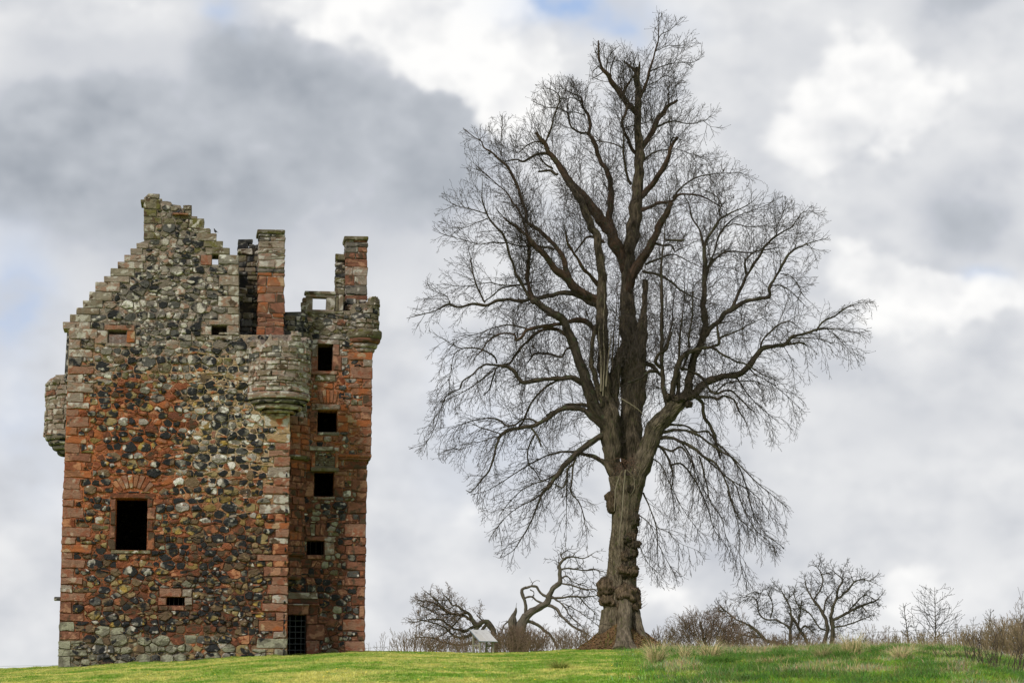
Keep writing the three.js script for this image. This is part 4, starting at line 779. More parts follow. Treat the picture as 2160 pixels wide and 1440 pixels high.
// ---------------------------------------------------------------- the great bare lime
const DT = 99;
const lime = thing('lime_tree', 'tall bare lime tree with forked burred trunk standing on a mossy mound', 'tree', [0, 0, 0]);
const limeTree = new Tree(lime, DT, 77, { thin: 0.0062, least: 0.09, budLevel: 2, buds: 0.5, bud: 0.016,
  levels: [{ step: 0.16, wander: 0.22, bend: 0.05, trop: 1, gap: 0.19, bare: 0.1, angle: 0.7, ratio: 0.46 }, { step: 0.14, wander: 0.26, bend: 0.06, trop: 0.8, gap: 0.14, bare: 0.15, angle: 0.75, ratio: 0.42 }, { step: 0.12, wander: 0.36, bend: 0.08, trop: 0.6, gap: 0, bare: 0, angle: 0.7, ratio: 0 }] });
{
  const c1 = [900, 20, 4], c2 = [1240, 20, 4], c3 = [850, 340, 4], c4 = [1310, 340, 4], c5 = [850, 640, 4], c6 = [1310, 640, 4], c7 = [850, 880, 4], c8 = [1310, 880, 4];
  const L = (c, list, o) => limeTree.limb(c, list, o);
  // the three great stems
  L(c5, [1870, 1560, 70, 1790, 1400, 66, 1765, 1300, 68, 1755, 1150, 78, 1752, 1000, 80, 1740, 920, 76, 1715, 800, 52, 1700, 600, 44, 1690, 400, 44, 1685, 200, 50, 1680, 50, 50, 1680, -50, 48, 1680, -220, 40, 1665, -400, 36, 1640, -550, 35, 1590, -640, 34, 1540, -770, 32, 1480, -890, 30, 1430, -970, 24, 1400, -1010, 18], { name: 'stem', z: 0.15, dz: 0.1 });
  L(c5, [1930, 1560, 80, 1930, 1400, 84, 1928, 1300, 86, 1925, 1050, 94, 1930, 800, 92, 1945, 500, 90, 1930, 300, 88, 1900, 150, 70, 1890, 0, 64, 1890, -200, 56, 1900, -400, 60, 1940, -600, 58, 1960, -780, 55, 1980, -950, 50, 1990, -1100, 45, 1995, -1200, 42, 1990, -1330, 38, 1985, -1480, 32, 1985, -1630, 30, 1985, -1760, 28, 1975, -1880, 26, 1975, -1960, 27, 1970, -1990, 24], { name: 'stem', z: -0.55, dz: -0.2 });
  L(c6, [100, 1600, 66, 150, 1440, 74, 195, 1320, 78, 240, 1200, 76, 280, 1060, 72, 380, 960, 70, 460, 860, 66, 520, 800, 60], { name: 'stem', z: 0.2, dz: 0.5 });
  L(c5, [2000, 900, 30, 2010, 760, 44, 2015, 600, 48, 2015, 450, 46, 2020, 300, 46, 2010, 200, 42, 2032, 60, 28, 2042, -80, 26, 2047, -160, 26, 2050, -195, 24], { name: 'stem', z: -0.4, dz: 0.2, stub: true });
  L(c5, [1770, 1040, 50, 1775, 860, 54, 1780, 720, 50, 1790, 600, 48, 1806, 500, 46, 1845, 420, 42, 1880, 330, 34], { name: 'stem', z: 0, dz: -0.3 });
  L(c5, [1680, 860, 20, 1650, 740, 24, 1615, 600, 22, 1592, 480, 18, 1600, 340, 16, 1615, 240, 16, 1650, 160, 14], { name: 'stem', z: 0.5, dz: 0.2, stub: true });
  L(c6, [470, 800, 22, 480, 680, 18, 490, 500, 12, 495, 340, 9, 510, 160, 7, 530, 20, 5, 540, -160, 3], { dz: 0.9 }); L(c6, [520, 560, 10, 570, 420, 9, 575, 260, 7, 600, 120, 6, 605, 0, 5, 610, -160, 3], { dz: 1.2 }); L(c6, [330, 480, 9, 390, 330, 8, 430, 180, 6, 440, 20, 4, 470, -180, 2], { dz: 0.8 });
  L(c5, [1770, 560, 7, 1772, 400, 6, 1780, 250, 5, 1800, 80, 4, 1810, -120, 2], { z: 0.7, dz: 0.3 }); L(c5, [1830, 700, 8, 1815, 480, 6, 1822, 300, 5, 1830, 150, 4, 1815, -60, 2], { z: 0.6, dz: 0.3 });
  // left limb of the left stem
  L(c5, [1750, 1040, 72, 1660, 960, 62, 1590, 800, 52, 1540, 650, 46, 1490, 500, 42, 1430, 330, 38, 1380, 200, 36, 1320, 120, 34, 1240, 70, 32, 1150, 10, 30, 1090, -30, 26], { dz: 0.6 });
  L(c3, [1895, 1040, 22, 1880, 920, 44, 1855, 820, 54, 1800, 720, 55, 1740, 580, 52, 1660, 470, 48, 1580, 370, 42, 1500, 280, 40, 1400, 170, 36, 1340, 70, 30, 1290, 0, 26, 1240, -80, 20, 1200, -150, 18, 1150, -210, 15, 1125, -250, 12], { dz: 0.9, stub: true });
  L(c1, [1590, 1960, 18, 1570, 1850, 30, 1540, 1760, 32, 1550, 1660, 28, 1553, 1530, 26, 1550, 1430, 24, 1520, 1360, 22, 1470, 1280, 20, 1440, 1200, 18, 1410, 1110, 18, 1380, 1060, 18, 1370, 1040, 16, 1385, 980, 14, 1370, 900, 13, 1330, 840, 10, 1310, 780, 8, 1300, 740, 6, 1240, 710, 4], { dz: -0.8 });
  L(c1, [1370, 1040, 12, 1300, 1040, 11, 1230, 1000, 9, 1205, 940, 8, 1185, 870, 7, 1150, 850, 6, 1090, 830, 4, 1000, 820, 3, 930, 790, 2]);
  L(c1, [1330, 890, 6, 1270, 870, 5, 1190, 865, 5]); L(c1, [1190, 840, 5, 1200, 740, 4, 1215, 705, 3]); L(c1, [1300, 780, 5, 1230, 740, 4, 1160, 770, 3, 1130, 810, 2]);
  L(c1, [1000, 1130, 8, 1040, 1030, 8, 1070, 920, 7, 1095, 840, 7, 1125, 760, 6, 1115, 720, 5, 1080, 690, 4, 1020, 660, 2], { dz: 0.5 });
  L(c1, [1060, 1260, 14, 1020, 1220, 13, 960, 1215, 12, 890, 1240, 11, 820, 1280, 10, 760, 1265, 8, 690, 1275, 6, 640, 1290, 3]);
  L(c1, [990, 1120, 7, 920, 1115, 6, 840, 1150, 5, 770, 1205, 4, 700, 1180, 2]); L(c1, [1100, 1390, 14, 1040, 1360, 12, 940, 1365, 9], { stub: true }); L(c1, [1060, 1340, 10, 1000, 1300, 9, 960, 1250, 6, 935, 1210, 4]);
  // right crown
  L(c4, [45, 1200, 22, 60, 1070, 40, 100, 960, 45, 170, 830, 40, 240, 720, 34, 300, 600, 32, 350, 490, 28, 390, 420, 26, 430, 345, 18], { dz: 1.2, stub: true });
  L(c4, [150, 420, 20, 260, 380, 16, 310, 355, 14, 390, 350, 13, 440, 330, 12, 480, 285, 10, 560, 275, 8, 660, 290, 7, 740, 320, 6, 820, 370, 4], { dz: 1.5 });
  L(c4, [440, 310, 10, 500, 230, 8, 560, 180, 7, 650, 130, 6, 760, 110, 4, 880, 100, 3, 1010, 95, 2], { dz: 0.6 });
  L(c4, [170, 300, 24, 230, 230, 24, 290, 150, 24, 340, 80, 22, 385, 10, 19, 410, -90, 18, 440, -150, 14, 480, -205, 11], { dz: 1.0, stub: true }); L(c2, [690, 1170, 8, 710, 1090, 7, 755, 1075, 5], { stub: true });
  L(c2, [430, 1220, 28, 460, 1180, 24, 500, 1110, 24, 550, 1020, 22, 590, 930, 22, 640, 860, 20, 690, 810, 16, 755, 765, 11], { dz: -0.9, stub: true }); L(c2, [680, 810, 6, 682, 740, 6, 685, 700, 5, 672, 665, 4], { stub: true });
  L(c2, [430, 900, 26, 370, 830, 26, 320, 770, 28, 270, 700, 26, 210, 620, 22, 170, 560, 18, 130, 510, 14, 105, 450, 11, 92, 370, 9, 90, 260, 5], { dz: 0.9, stub: true }); L(c2, [95, 390, 6, 78, 375, 5, 65, 350, 4], { stub: true });
  L(c2, [300, 710, 16, 330, 650, 10, 370, 580, 9, 400, 540, 8, 375, 500, 10, 340, 460, 9, 305, 435, 6], { stub: true }); L(c2, [395, 500, 5, 390, 440, 4, 388, 380, 3], { stub: true }); L(c2, [430, 520, 14, 435, 480, 8, 437, 440, 4], { stub: true });
  L(c2, [195, 560, 10, 190, 530, 6, 210, 450, 6, 232, 395, 5], { stub: true }); L(c2, [155, 515, 5, 160, 440, 4, 180, 390, 4, 225, 340, 3, 275, 300, 2], { bare: true }); L(c2, [130, 525, 5, 80, 560, 4, 20, 590, 2], { bare: true }); L(c2, [100, 475, 5, 60, 505, 4, 42, 530, 3, 45, 600, 2], { bare: true }); L(c2, [160, 455, 4, 230, 438, 3, 310, 430, 2], { bare: true });
  L(c2, [430, 780, 17, 470, 680, 14, 500, 600, 12, 525, 500, 11, 550, 420, 8, 575, 330, 7, 595, 250, 6, 597, 180, 4, 595, 90, 3, 605, 20, 2], { dz: 0.4 }); L(c2, [595, 250, 4, 620, 210, 4, 680, 180, 3, 740, 130, 2, 790, 60, 1.5]);
  L(c2, [525, 520, 6, 600, 490, 5, 690, 460, 4, 800, 445, 3, 880, 445, 3, 980, 395, 1.5]); L(c2, [500, 640, 5, 590, 600, 4, 655, 560, 3, 720, 580, 2, 830, 610, 1.5]); L(c2, [575, 350, 4, 640, 320, 3, 690, 300, 3, 740, 320, 2, 790, 325, 1]);
  L(c2, [400, 1210, 17, 350, 1110, 14, 310, 1020, 14, 290, 940, 12, 320, 870, 12, 335, 800, 10], { dz: 0.7 }); L(c2, [360, 1470, 13, 340, 1430, 12, 315, 1310, 11, 300, 1200, 10, 305, 1080, 8], { dz: 0.8 }); L(c2, [290, 1165, 6, 210, 1130, 5, 90, 1110, 4]); L(c2, [310, 1000, 6, 440, 965, 5]);
  L(c2, [580, 990, 9, 680, 950, 8, 740, 940, 7, 820, 960, 5, 900, 960, 4, 970, 940, 3, 1040, 985, 2, 1130, 995, 1]); L(c2, [470, 1270, 10, 560, 1205, 8, 650, 1185, 6, 760, 1180, 4, 850, 1210, 3, 940, 1235, 2]);
  // left side limbs
  L(c3, [1100, 1190, 22, 1080, 1100, 18, 1050, 1000, 17, 1055, 880, 17, 1065, 760, 15, 1050, 650, 14, 1030, 560, 12, 1010, 480, 9, 960, 390, 8, 930, 350, 7, 880, 270, 6, 800, 200, 5, 700, 110, 4, 600, 20, 2], { dz: -1.0 });
  L(c3, [1080, 1170, 14, 1010, 1050, 12, 950, 940, 12, 910, 820, 11, 880, 710, 11, 840, 610, 10, 790, 560, 9, 740, 500, 8, 700, 420, 7, 670, 320, 6, 668, 240, 4], { dz: 1.4 });
  L(c3, [1640, 1180, 40, 1560, 1140, 36, 1440, 1060, 36, 1370, 970, 34, 1290, 920, 30, 1230, 840, 26, 1170, 760, 24, 1090, 690, 22, 1040, 620, 16, 960, 560, 12, 900, 520, 10, 850, 470, 7], { dz: 1.1 });
  L(c3, [1400, 1000, 28, 1370, 880, 22, 1330, 780, 20, 1270, 700, 18, 1180, 610, 18, 1100, 545, 17, 1050, 510, 16, 1035, 420, 14, 1010, 340, 13, 970, 230, 12, 920, 110, 12, 860, 20, 10, 800, -30, 9, 740, -80, 8, 680, -120, 7, 660, -170, 5, 600, -205, 4, 545, -250, 3, 505, -280, 2], { dz: -0.9 });
  L(c1, [645, 1300, 4, 630, 1180, 3, 630, 1050, 2.5, 640, 950, 2]); L(c1, [460, 1150, 3, 440, 1110, 3, 465, 1075, 2]); L(c1, [370, 1100, 3, 330, 1120, 2, 322, 1170, 1.5]);
  L(c3, [1640, 1200, 34, 1580, 1190, 28, 1500, 1140, 26, 1380, 1110, 22, 1250, 1130, 18, 1130, 1155, 16, 1010, 1180, 14, 880, 1165, 13, 780, 1185, 13, 690, 1215, 13, 600, 1200, 11, 460, 1230, 10, 370, 1205, 8, 300, 1250, 6, 160, 1290, 5, 30, 1325, 2], { dz: 0.8 });
  L(c3, [690, 1190, 8, 640, 1100, 8, 600, 980, 7, 575, 850, 6, 572, 820, 5]); L(c3, [690, 1180, 6, 760, 1130, 6, 840, 1070, 6, 960, 1045, 6, 1110, 1020, 7]); L(c3, [1050, 1040, 7, 960, 1045, 6, 820, 1045, 5, 740, 1025, 4, 640, 1035, 3, 500, 1055, 3, 380, 1040, 2]); L(c3, [400, 1200, 5, 370, 1140, 4, 300, 1110, 3, 230, 1080, 2]);
  L(c3, [1270, 740, 12, 1130, 715, 9, 1000, 715, 7, 870, 690, 6, 760, 685, 5, 640, 700, 4, 500, 660, 3, 350, 620, 2, 250, 580, 1]); L(c3, [720, 480, 5, 620, 520, 4, 520, 560, 3, 420, 560, 2]); L(c3, [700, 440, 5, 560, 400, 4, 440, 370, 3, 340, 310, 2]); L(c3, [1690, 680, 16, 1640, 650, 12, 1560, 640, 9, 1500, 700, 7, 1450, 770, 7]); L(c3, [1640, 1040, 18, 1590, 980, 16, 1520, 900, 13, 1440, 770, 11, 1390, 690, 9, 1370, 600, 7], { dz: 1.3 });
  L(c5, [1640, 240, 26, 1540, 150, 24, 1470, 140, 22, 1380, 160, 18, 1290, 180, 16, 1180, 190, 16, 1060, 220, 14, 1000, 280, 12, 950, 310, 9, 945, 270, 8, 880, 250, 8, 800, 262, 8, 720, 320, 7, 660, 400, 6, 625, 435, 5], { dz: 1.3 });
  L(c5, [1050, 215, 8, 960, 190, 7, 870, 178, 6, 760, 205, 5, 650, 250, 4, 540, 280, 3, 420, 330, 2]); L(c5, [1410, 290, 18, 1290, 215, 14, 1190, 220, 13, 1090, 280, 12, 1000, 370, 11, 930, 460, 10, 900, 500, 10, 820, 530, 9], { dz: -0.8 });
  L(c5, [1530, 670, 30, 1420, 630, 20, 1300, 630, 18, 1150, 645, 17, 1010, 665, 17, 970, 620, 17, 930, 560, 16, 870, 530, 14, 790, 520, 10, 700, 515, 9, 640, 545, 8, 570, 610, 7, 500, 660, 7, 480, 720, 6, 430, 740, 5, 360, 790, 5, 320, 890, 4, 280, 1010, 3, 215, 1150, 2, 140, 1235, 1], { dz: 0.9 });
  L(c5, [790, 500, 8, 770, 450, 8, 690, 400, 7, 590, 375, 6, 500, 380, 5, 440, 420, 4, 410, 520, 3, 400, 620, 2.5, 300, 720, 2]); L(c5, [790, 540, 7, 760, 620, 7, 725, 730, 6, 680, 775, 4], { stub: true }); L(c5, [760, 570, 5, 640, 660, 5, 520, 740, 4, 400, 800, 3, 350, 850, 2]); L(c5, [500, 380, 4, 420, 350, 3, 340, 300, 2]);
  L(c5, [1690, 1000, 50, 1600, 960, 26, 1520, 900, 22, 1430, 880, 22, 1330, 900, 20, 1200, 980, 18, 1100, 1035, 16, 1000, 1045, 15, 900, 1070, 15, 830, 1110, 14, 790, 1190, 11, 765, 1290, 10, 740, 1380, 8, 720, 1420, 7, 660, 1490, 6, 570, 1590, 4, 530, 1575, 2], { dz: 1.2 });
  L(c5, [1150, 1010, 8, 1080, 975, 8, 1000, 980, 8, 940, 1025, 8, 880, 1030, 8, 820, 990, 7, 740, 965, 6, 650, 980, 5, 560, 995, 4, 470, 1030, 3, 400, 1060, 2]); L(c5, [1600, 870, 18, 1480, 850, 14, 1380, 860, 12, 1290, 910, 12, 1210, 950, 10]); L(c5, [1380, 610, 10, 1300, 650, 9, 1200, 710, 9, 1120, 790, 9, 1060, 880, 9, 1020, 980, 8, 980, 1040, 8]);
  L(c5, [1060, 1030, 10, 1110, 1080, 9, 1150, 1150, 8, 1165, 1210, 6], { stub: true }); L(c5, [1120, 1090, 8, 1080, 1170, 7, 1050, 1250, 6, 1060, 1350, 6, 1120, 1420, 5, 1160, 1500, 3]); L(c5, [1055, 1230, 4, 960, 1225, 3], { bare: true }); L(c5, [830, 1105, 5, 740, 1070, 5, 650, 1045, 4, 590, 1015, 3]); L(c5, [820, 1115, 4, 700, 1150, 3, 600, 1190, 2.5, 440, 1250, 1.5]); L(c5, [1430, 380, 9, 1390, 380, 9, 1340, 450, 9, 1260, 430, 10, 1120, 425, 9, 1055, 490, 5]);
  L(c7, [1720, 140, 34, 1590, 200, 26, 1480, 300, 24, 1390, 380, 22, 1310, 470, 20, 1240, 570, 16, 1180, 640, 12, 1130, 760, 8, 1080, 880, 7, 1000, 1020, 5, 920, 1130, 3, 830, 1185, 2], { dz: 1.2 });
  L(c7, [1740, 420, 26, 1620, 340, 18, 1500, 300, 14, 1420, 290, 10, 1300, 300, 8, 1200, 330, 6, 1100, 380, 6, 950, 470, 5, 830, 550, 4, 700, 620, 3, 590, 650, 1.5], { dz: -1.2 }); L(c7, [1460, 320, 10, 1440, 390, 9, 1390, 440, 9, 1380, 530, 7, 1345, 590, 7, 1270, 560, 4]); L(c7, [1440, 380, 8, 1430, 500, 7, 1420, 640, 6, 1490, 720, 5, 1530, 860, 4, 1550, 980, 2]); L(c7, [1390, 440, 6, 1380, 700, 4, 1380, 900, 2]); L(c7, [1180, 640, 7, 1090, 700, 6, 970, 760, 4, 860, 850, 3, 780, 950, 2]); L(c7, [1310, 470, 9, 1220, 520, 7, 1080, 570, 5, 960, 650, 4, 850, 780, 2]);
  // right side: the forks above the elbow
  L(c6, [520, 790, 40, 560, 750, 36, 580, 600, 34, 620, 460, 32, 680, 330, 30, 710, 200, 30, 700, 50, 25, 700, -50, 24, 710, -250, 20, 705, -400, 17, 705, -470, 14, 740, -560, 12, 790, -640, 11, 840, -710, 9, 920, -760, 7, 1010, -800, 5, 1100, -850, 3], { dz: 0.4 });
  L(c4, [715, 1000, 16, 740, 900, 12, 800, 820, 10, 870, 770, 9, 940, 760, 7, 1050, 770, 5, 1200, 770, 3]); L(c4, [735, 910, 10, 790, 760, 8, 820, 660, 8, 870, 560, 8, 960, 480, 5, 1060, 430, 3, 1180, 390, 2]); L(c4, [695, 720, 9, 660, 570, 8, 600, 480, 7, 570, 350, 5, 540, 300, 3]); L(c4, [850, 480, 6, 830, 420, 6, 850, 370, 5, 800, 290, 4, 720, 250, 3]); L(c4, [870, 560, 5, 950, 530, 5, 1060, 550, 4, 1200, 550, 3, 1310, 545, 2]);
  L(c6, [540, 800, 44, 610, 770, 32, 700, 680, 32, 800, 630, 30, 920, 610, 28, 1030, 580, 26, 1100, 490, 24, 1170, 400, 22, 1240, 365, 20, 1380, 345, 16, 1450, 280, 12, 1560, 255, 11, 1660, 220, 10, 1740, 210, 7, 1850, 220, 4, 2000, 250, 2], { dz: 0.7 });
  L(c6, [1650, 230, 8, 1700, 160, 8, 1800, 110, 7, 1880, 50, 6, 1960, 10, 4, 2060, -10, 2]); L(c6, [1380, 350, 11, 1460, 335, 10, 1540, 335, 9, 1580, 365, 3], { stub: true }); L(c6, [1180, 380, 9, 1200, 310, 8, 1260, 240, 8, 1330, 180, 7, 1420, 150, 6, 1475, 180, 4]); L(c6, [1400, 310, 6, 1460, 290, 5, 1560, 290, 5, 1680, 300, 4, 1790, 330, 3, 1810, 305, 2]); L(c6, [1740, 210, 4, 1830, 290, 3, 1920, 390, 2, 2010, 490, 1.5]);
  L(c6, [400, 860, 28, 380, 800, 22, 360, 700, 20, 345, 500, 16, 345, 300, 15, 345, 0, 14, 345, -100, 13, 340, -300, 8, 370, -600, 5, 380, -800, 3], { dz: 1.0 });
  L(c6, [430, 830, 30, 440, 750, 24, 450, 640, 24, 490, 520, 24, 540, 420, 20, 600, 400, 18, 680, 380, 17, 760, 365, 14, 830, 340, 12, 825, 260, 10, 815, 180, 8, 880, 160, 5], { dz: 1.3 });
  L(c6, [690, 300, 22, 770, 200, 20, 840, 130, 20, 900, 70, 20, 1000, 15, 19, 1100, -30, 17, 1250, -60, 16, 1250, -120, 14, 1280, -180, 12, 1350, -300, 12, 1400, -390, 11, 1460, -450, 9, 1560, -500, 6, 1690, -540, 3], { dz: 0.8 });
  L(c4, [930, 1260, 16, 960, 1190, 14, 1010, 1080, 13, 1060, 970, 12, 1120, 870, 11, 1180, 780, 10, 1220, 710, 10, 1310, 630, 9, 1370, 590, 7, 1450, 550, 5, 1480, 500, 4, 1540, 430, 3, 1640, 420, 2], { dz: -0.8 }); L(c4, [1060, 960, 9, 1045, 860, 9, 1080, 800, 7, 1150, 760, 6, 1270, 740, 5]); L(c4, [1310, 630, 5, 1320, 550, 4, 1360, 460, 3, 1390, 370, 2]); L(c4, [1270, 1050, 6, 1340, 1045, 5, 1440, 1100, 4, 1520, 1180, 3]); L(c4, [1350, 950, 5, 1420, 960, 4, 1490, 1030, 4, 1540, 1130, 3, 1600, 1190, 2]); L(c4, [1560, 690, 4, 1600, 720, 3, 1625, 770, 2]);
  L(c4, [190, 930, 14, 280, 945, 12, 370, 980, 10, 450, 1040, 9, 540, 1110, 7, 650, 1160, 5]); L(c4, [210, 870, 10, 300, 830, 9, 400, 790, 8, 460, 790, 6, 560, 840, 4]); L(c4, [290, 690, 12, 360, 710, 11, 430, 710, 9, 455, 760, 6, 500, 740, 5, 620, 680, 3]); L(c4, [380, 665, 10, 450, 668, 10, 535, 668, 9], { stub: true });
  L(c6, [610, 790, 16, 740, 790, 13, 820, 800, 12, 870, 780, 10, 950, 810, 9, 990, 890, 8, 1050, 990, 4]); L(c6, [510, 545, 14, 640, 590, 12, 700, 650, 12, 740, 720, 11, 800, 755, 11, 880, 735, 9, 940, 740, 8, 1020, 820, 7, 1110, 900, 4]); L(c6, [800, 750, 8, 850, 700, 7, 900, 670, 6, 1000, 655, 6, 1130, 655, 5, 1200, 680, 3]);
  L(c6, [640, 790, 18, 690, 850, 15, 700, 950, 15, 740, 1010, 15, 790, 1120, 14, 820, 1230, 13, 840, 1310, 10], { stub: true }); L(c6, [760, 370, 10, 880, 440, 9, 980, 490, 9, 1060, 515, 8, 1180, 590, 5, 1300, 640, 3]); L(c6, [1080, 540, 7, 1140, 600, 5, 1250, 660, 4, 1380, 760, 3, 1500, 870, 2]); L(c6, [980, 620, 6, 1040, 720, 5, 1150, 850, 4, 1280, 960, 3]); L(c6, [830, 290, 8, 940, 250, 7, 1060, 190, 5, 1200, 120, 3]); L(c6, [300, 560, 18, 230, 580, 14, 160, 630, 12, 60, 670, 9], { dz: 1.5 }); L(c6, [340, 540, 14, 290, 500, 16, 320, 430, 14, 380, 390, 9, 430, 240, 8], { dz: 1.2 }); L(c6, [210, 500, 22, 270, 540, 18, 330, 600, 12]);
  // the drooping right-hand fans
  L(c8, [280, 150, 20, 340, 130, 16, 480, 110, 12, 600, 125, 11, 700, 180, 10, 780, 240, 9, 850, 290, 8, 940, 340, 7, 1040, 440, 5, 1160, 560, 4, 1260, 640, 3, 1400, 760, 2], { dz: 0.8 }); L(c8, [280, 190, 20, 420, 170, 14, 520, 210, 14, 620, 270, 14, 700, 330, 12, 780, 370, 9, 850, 470, 8, 900, 580, 7, 940, 720, 6, 1000, 850, 5, 1100, 950, 3, 1210, 1050, 2], { dz: 1.5 });
  L(c8, [260, 230, 16, 360, 260, 11, 430, 285, 10, 500, 250, 9, 560, 310, 6, 620, 460, 5, 610, 640, 4, 600, 800, 2]); L(c8, [290, 210, 12, 380, 310, 10, 420, 400, 9, 440, 480, 8, 430, 600, 6, 450, 760, 3]); L(c8, [430, 400, 9, 500, 390, 8, 560, 440, 8, 620, 520, 7, 680, 640, 6, 740, 780, 5, 790, 950, 3, 870, 1060, 2]);
  L(c8, [190, 640, 8, 250, 780, 5, 300, 930, 5, 310, 1080, 4, 310, 1160, 3], { dz: 0.3 }); L(c8, [310, 930, 3, 400, 970, 2.5, 480, 1050, 2, 640, 1120, 1]); L(c8, [350, 70, 14, 440, 62, 10, 540, 70, 9, 640, 120, 8, 740, 120, 8, 800, 210, 7, 900, 300, 7, 1000, 430, 6, 1060, 590, 5, 1100, 760, 4, 1200, 960, 3, 1360, 1090, 2], { dz: -0.8 });
  L(c8, [660, 330, 8, 700, 460, 7, 730, 600, 6, 760, 720, 5, 850, 850, 4, 880, 980, 3, 960, 1200, 2]); L(c8, [850, 470, 6, 960, 560, 5, 1010, 700, 5, 1080, 860, 4, 1150, 960, 3, 1250, 1050, 2]); L(c8, [900, 620, 5, 960, 800, 4, 1000, 960, 3, 1000, 1100, 3, 1020, 1280, 2.5, 1060, 1400, 1.5]); L(c8, [230, 330, 8, 330, 390, 5, 390, 510, 4, 470, 680, 3, 560, 830, 2, 700, 1000, 1.5], { dz: 1 }); L(c8, [700, 330, 7, 820, 440, 6, 930, 530, 5, 1060, 600, 4, 1180, 700, 3, 1300, 900, 2], { dz: -0.6 }); L(c8, [150, 820, 5, 240, 900, 4, 320, 1080, 3, 420, 1260, 1.5], { dz: 0.5 }); L(c8, [150, 1060, 4, 200, 1180, 3, 290, 1320, 1.5], { dz: 0.6 }); L(c8, [520, 220, 7, 590, 330, 5, 640, 480, 4, 720, 640, 3, 800, 760, 2]);
}
const CROWN = [[1385, 22], [1450, 35], [1490, 110], [1440, 165], [1520, 225], [1530, 270], [1500, 300], [1560, 340], [1630, 400], [1745, 445], [1755, 510], [1725, 590], [1690, 640], [1850, 630], [1845, 690], [1825, 770], [1730, 810], [1700, 880], [1670, 950], [1600, 955], [1670, 1070], [1655, 1160], [1600, 1240], [1565, 1255], [1500, 1170], [1430, 1245], [1370, 1240], [1345, 1140], [1345, 1010], [1290, 1000], [1270, 1020], [1240, 1170], [1100, 1215], [1040, 1170], [1000, 1060], [960, 985], [860, 950], [860, 880], [900, 840], [880, 730], [858, 675], [900, 590], [905, 520], [925, 410], [985, 350], [970, 275], [1065, 235], [1110, 250], [1130, 170], [1190, 155], [1240, 180], [1250, 85], [1300, 90], [1340, 110], [1375, 90]];
limeTree.drawLimbs((l) => (l.opt.name === 'stem' ? (l === limeTree.limbs[2] ? BARK : BARKMID) : l.path[Math.floor(l.path.length / 2)].px > 1090 && l.path[0].py < 720 && l.path[3].r > 0.08 && l.path[0].px < 1480 ? BARKRED : BARK2));
limeTree.clothe((q, t, l, end) => {
  const lowRight = q.px > 1370 && q.py > 840, high = 1 - sstep(250, 800, q.py), edge = sstep(120, 420, Math.abs(q.px - 1330));
  const trop = lowRight ? -0.16 : lerp(-0.075, 0.07, high) - 0.03 * edge * (1 - high);
  const env = { poly: CROWN, trop };
  if (l.opt.name === 'stem') return q.py > 960 ? { gap: 0.5, len: limeTree.r() < 0.35 ? 0.5 : 0, rad: 0.006, level: 1, env: { trop: -0.1 }, angle: 1.3 } : { gap: 0.07, len: 1.3, rad: 0.009, level: 1, env: { poly: CROWN, trop: 0.1 }, angle: 1.1 };
  if (q.r > 0.16) return { gap: 0.1, len: 1.2, rad: 0.009, level: 1, env: { poly: CROWN, trop: 0.08 }, angle: 1.1 };
  const thin = 1 - sstep(0.03, 0.12, q.r);
  const push = new THREE.Vector3(sstep(20, 300, Math.abs(q.px - 1330)) * Math.sign(q.px - 1330) * 0.25, lowRight ? -0.35 : lerp(-0.12, 0.35, high), 0);
  return { gap: lerp(0.24, 0.2, thin) * (lowRight ? 1.25 : 1), len: end ? 1.0 : lerp(1.75, 1.3, thin), rad: lerp(0.018, 0.012, thin), env, push };
});
// upright shoots rising off the limbs through the middle of the crown
{
  const r = limeTree.r, d = new THREE.Vector3();
  for (const l of limeTree.limbs.slice(3)) for (let i = 6, s = 0; i < l.path.length; i++) { s += l.path[i].p.distanceTo(l.path[i - 1].p); const q = l.path[i]; if (s < 0.5 || q.r < 0.035 || q.px < 1080 || q.px > 1680 || q.py > 900 || q.py < 230 || r() > 0.5) continue; s = 0; d.set((r() - 0.5) * 0.5 + (q.px - 1330) * 0.0006, 1, (r() - 0.5) * 0.4).normalize(); limeTree.grow(q.p, d, 1.2 + r() * 2.2, 0.013, 0, { poly: CROWN, trop: 0.05 }); }
}
limeTree.twigs.build('branches', BARK2, lime).userData.kind = 'stuff';
limeTree.fine.build('twigs', TWIG, lime).userData.kind = 'stuff';
console.log('lime', limeTree.limbs.length, 'branches', limeTree.count, 'tris', (limeTree.fine.I.length + limeTree.twigs.I.length) / 3);

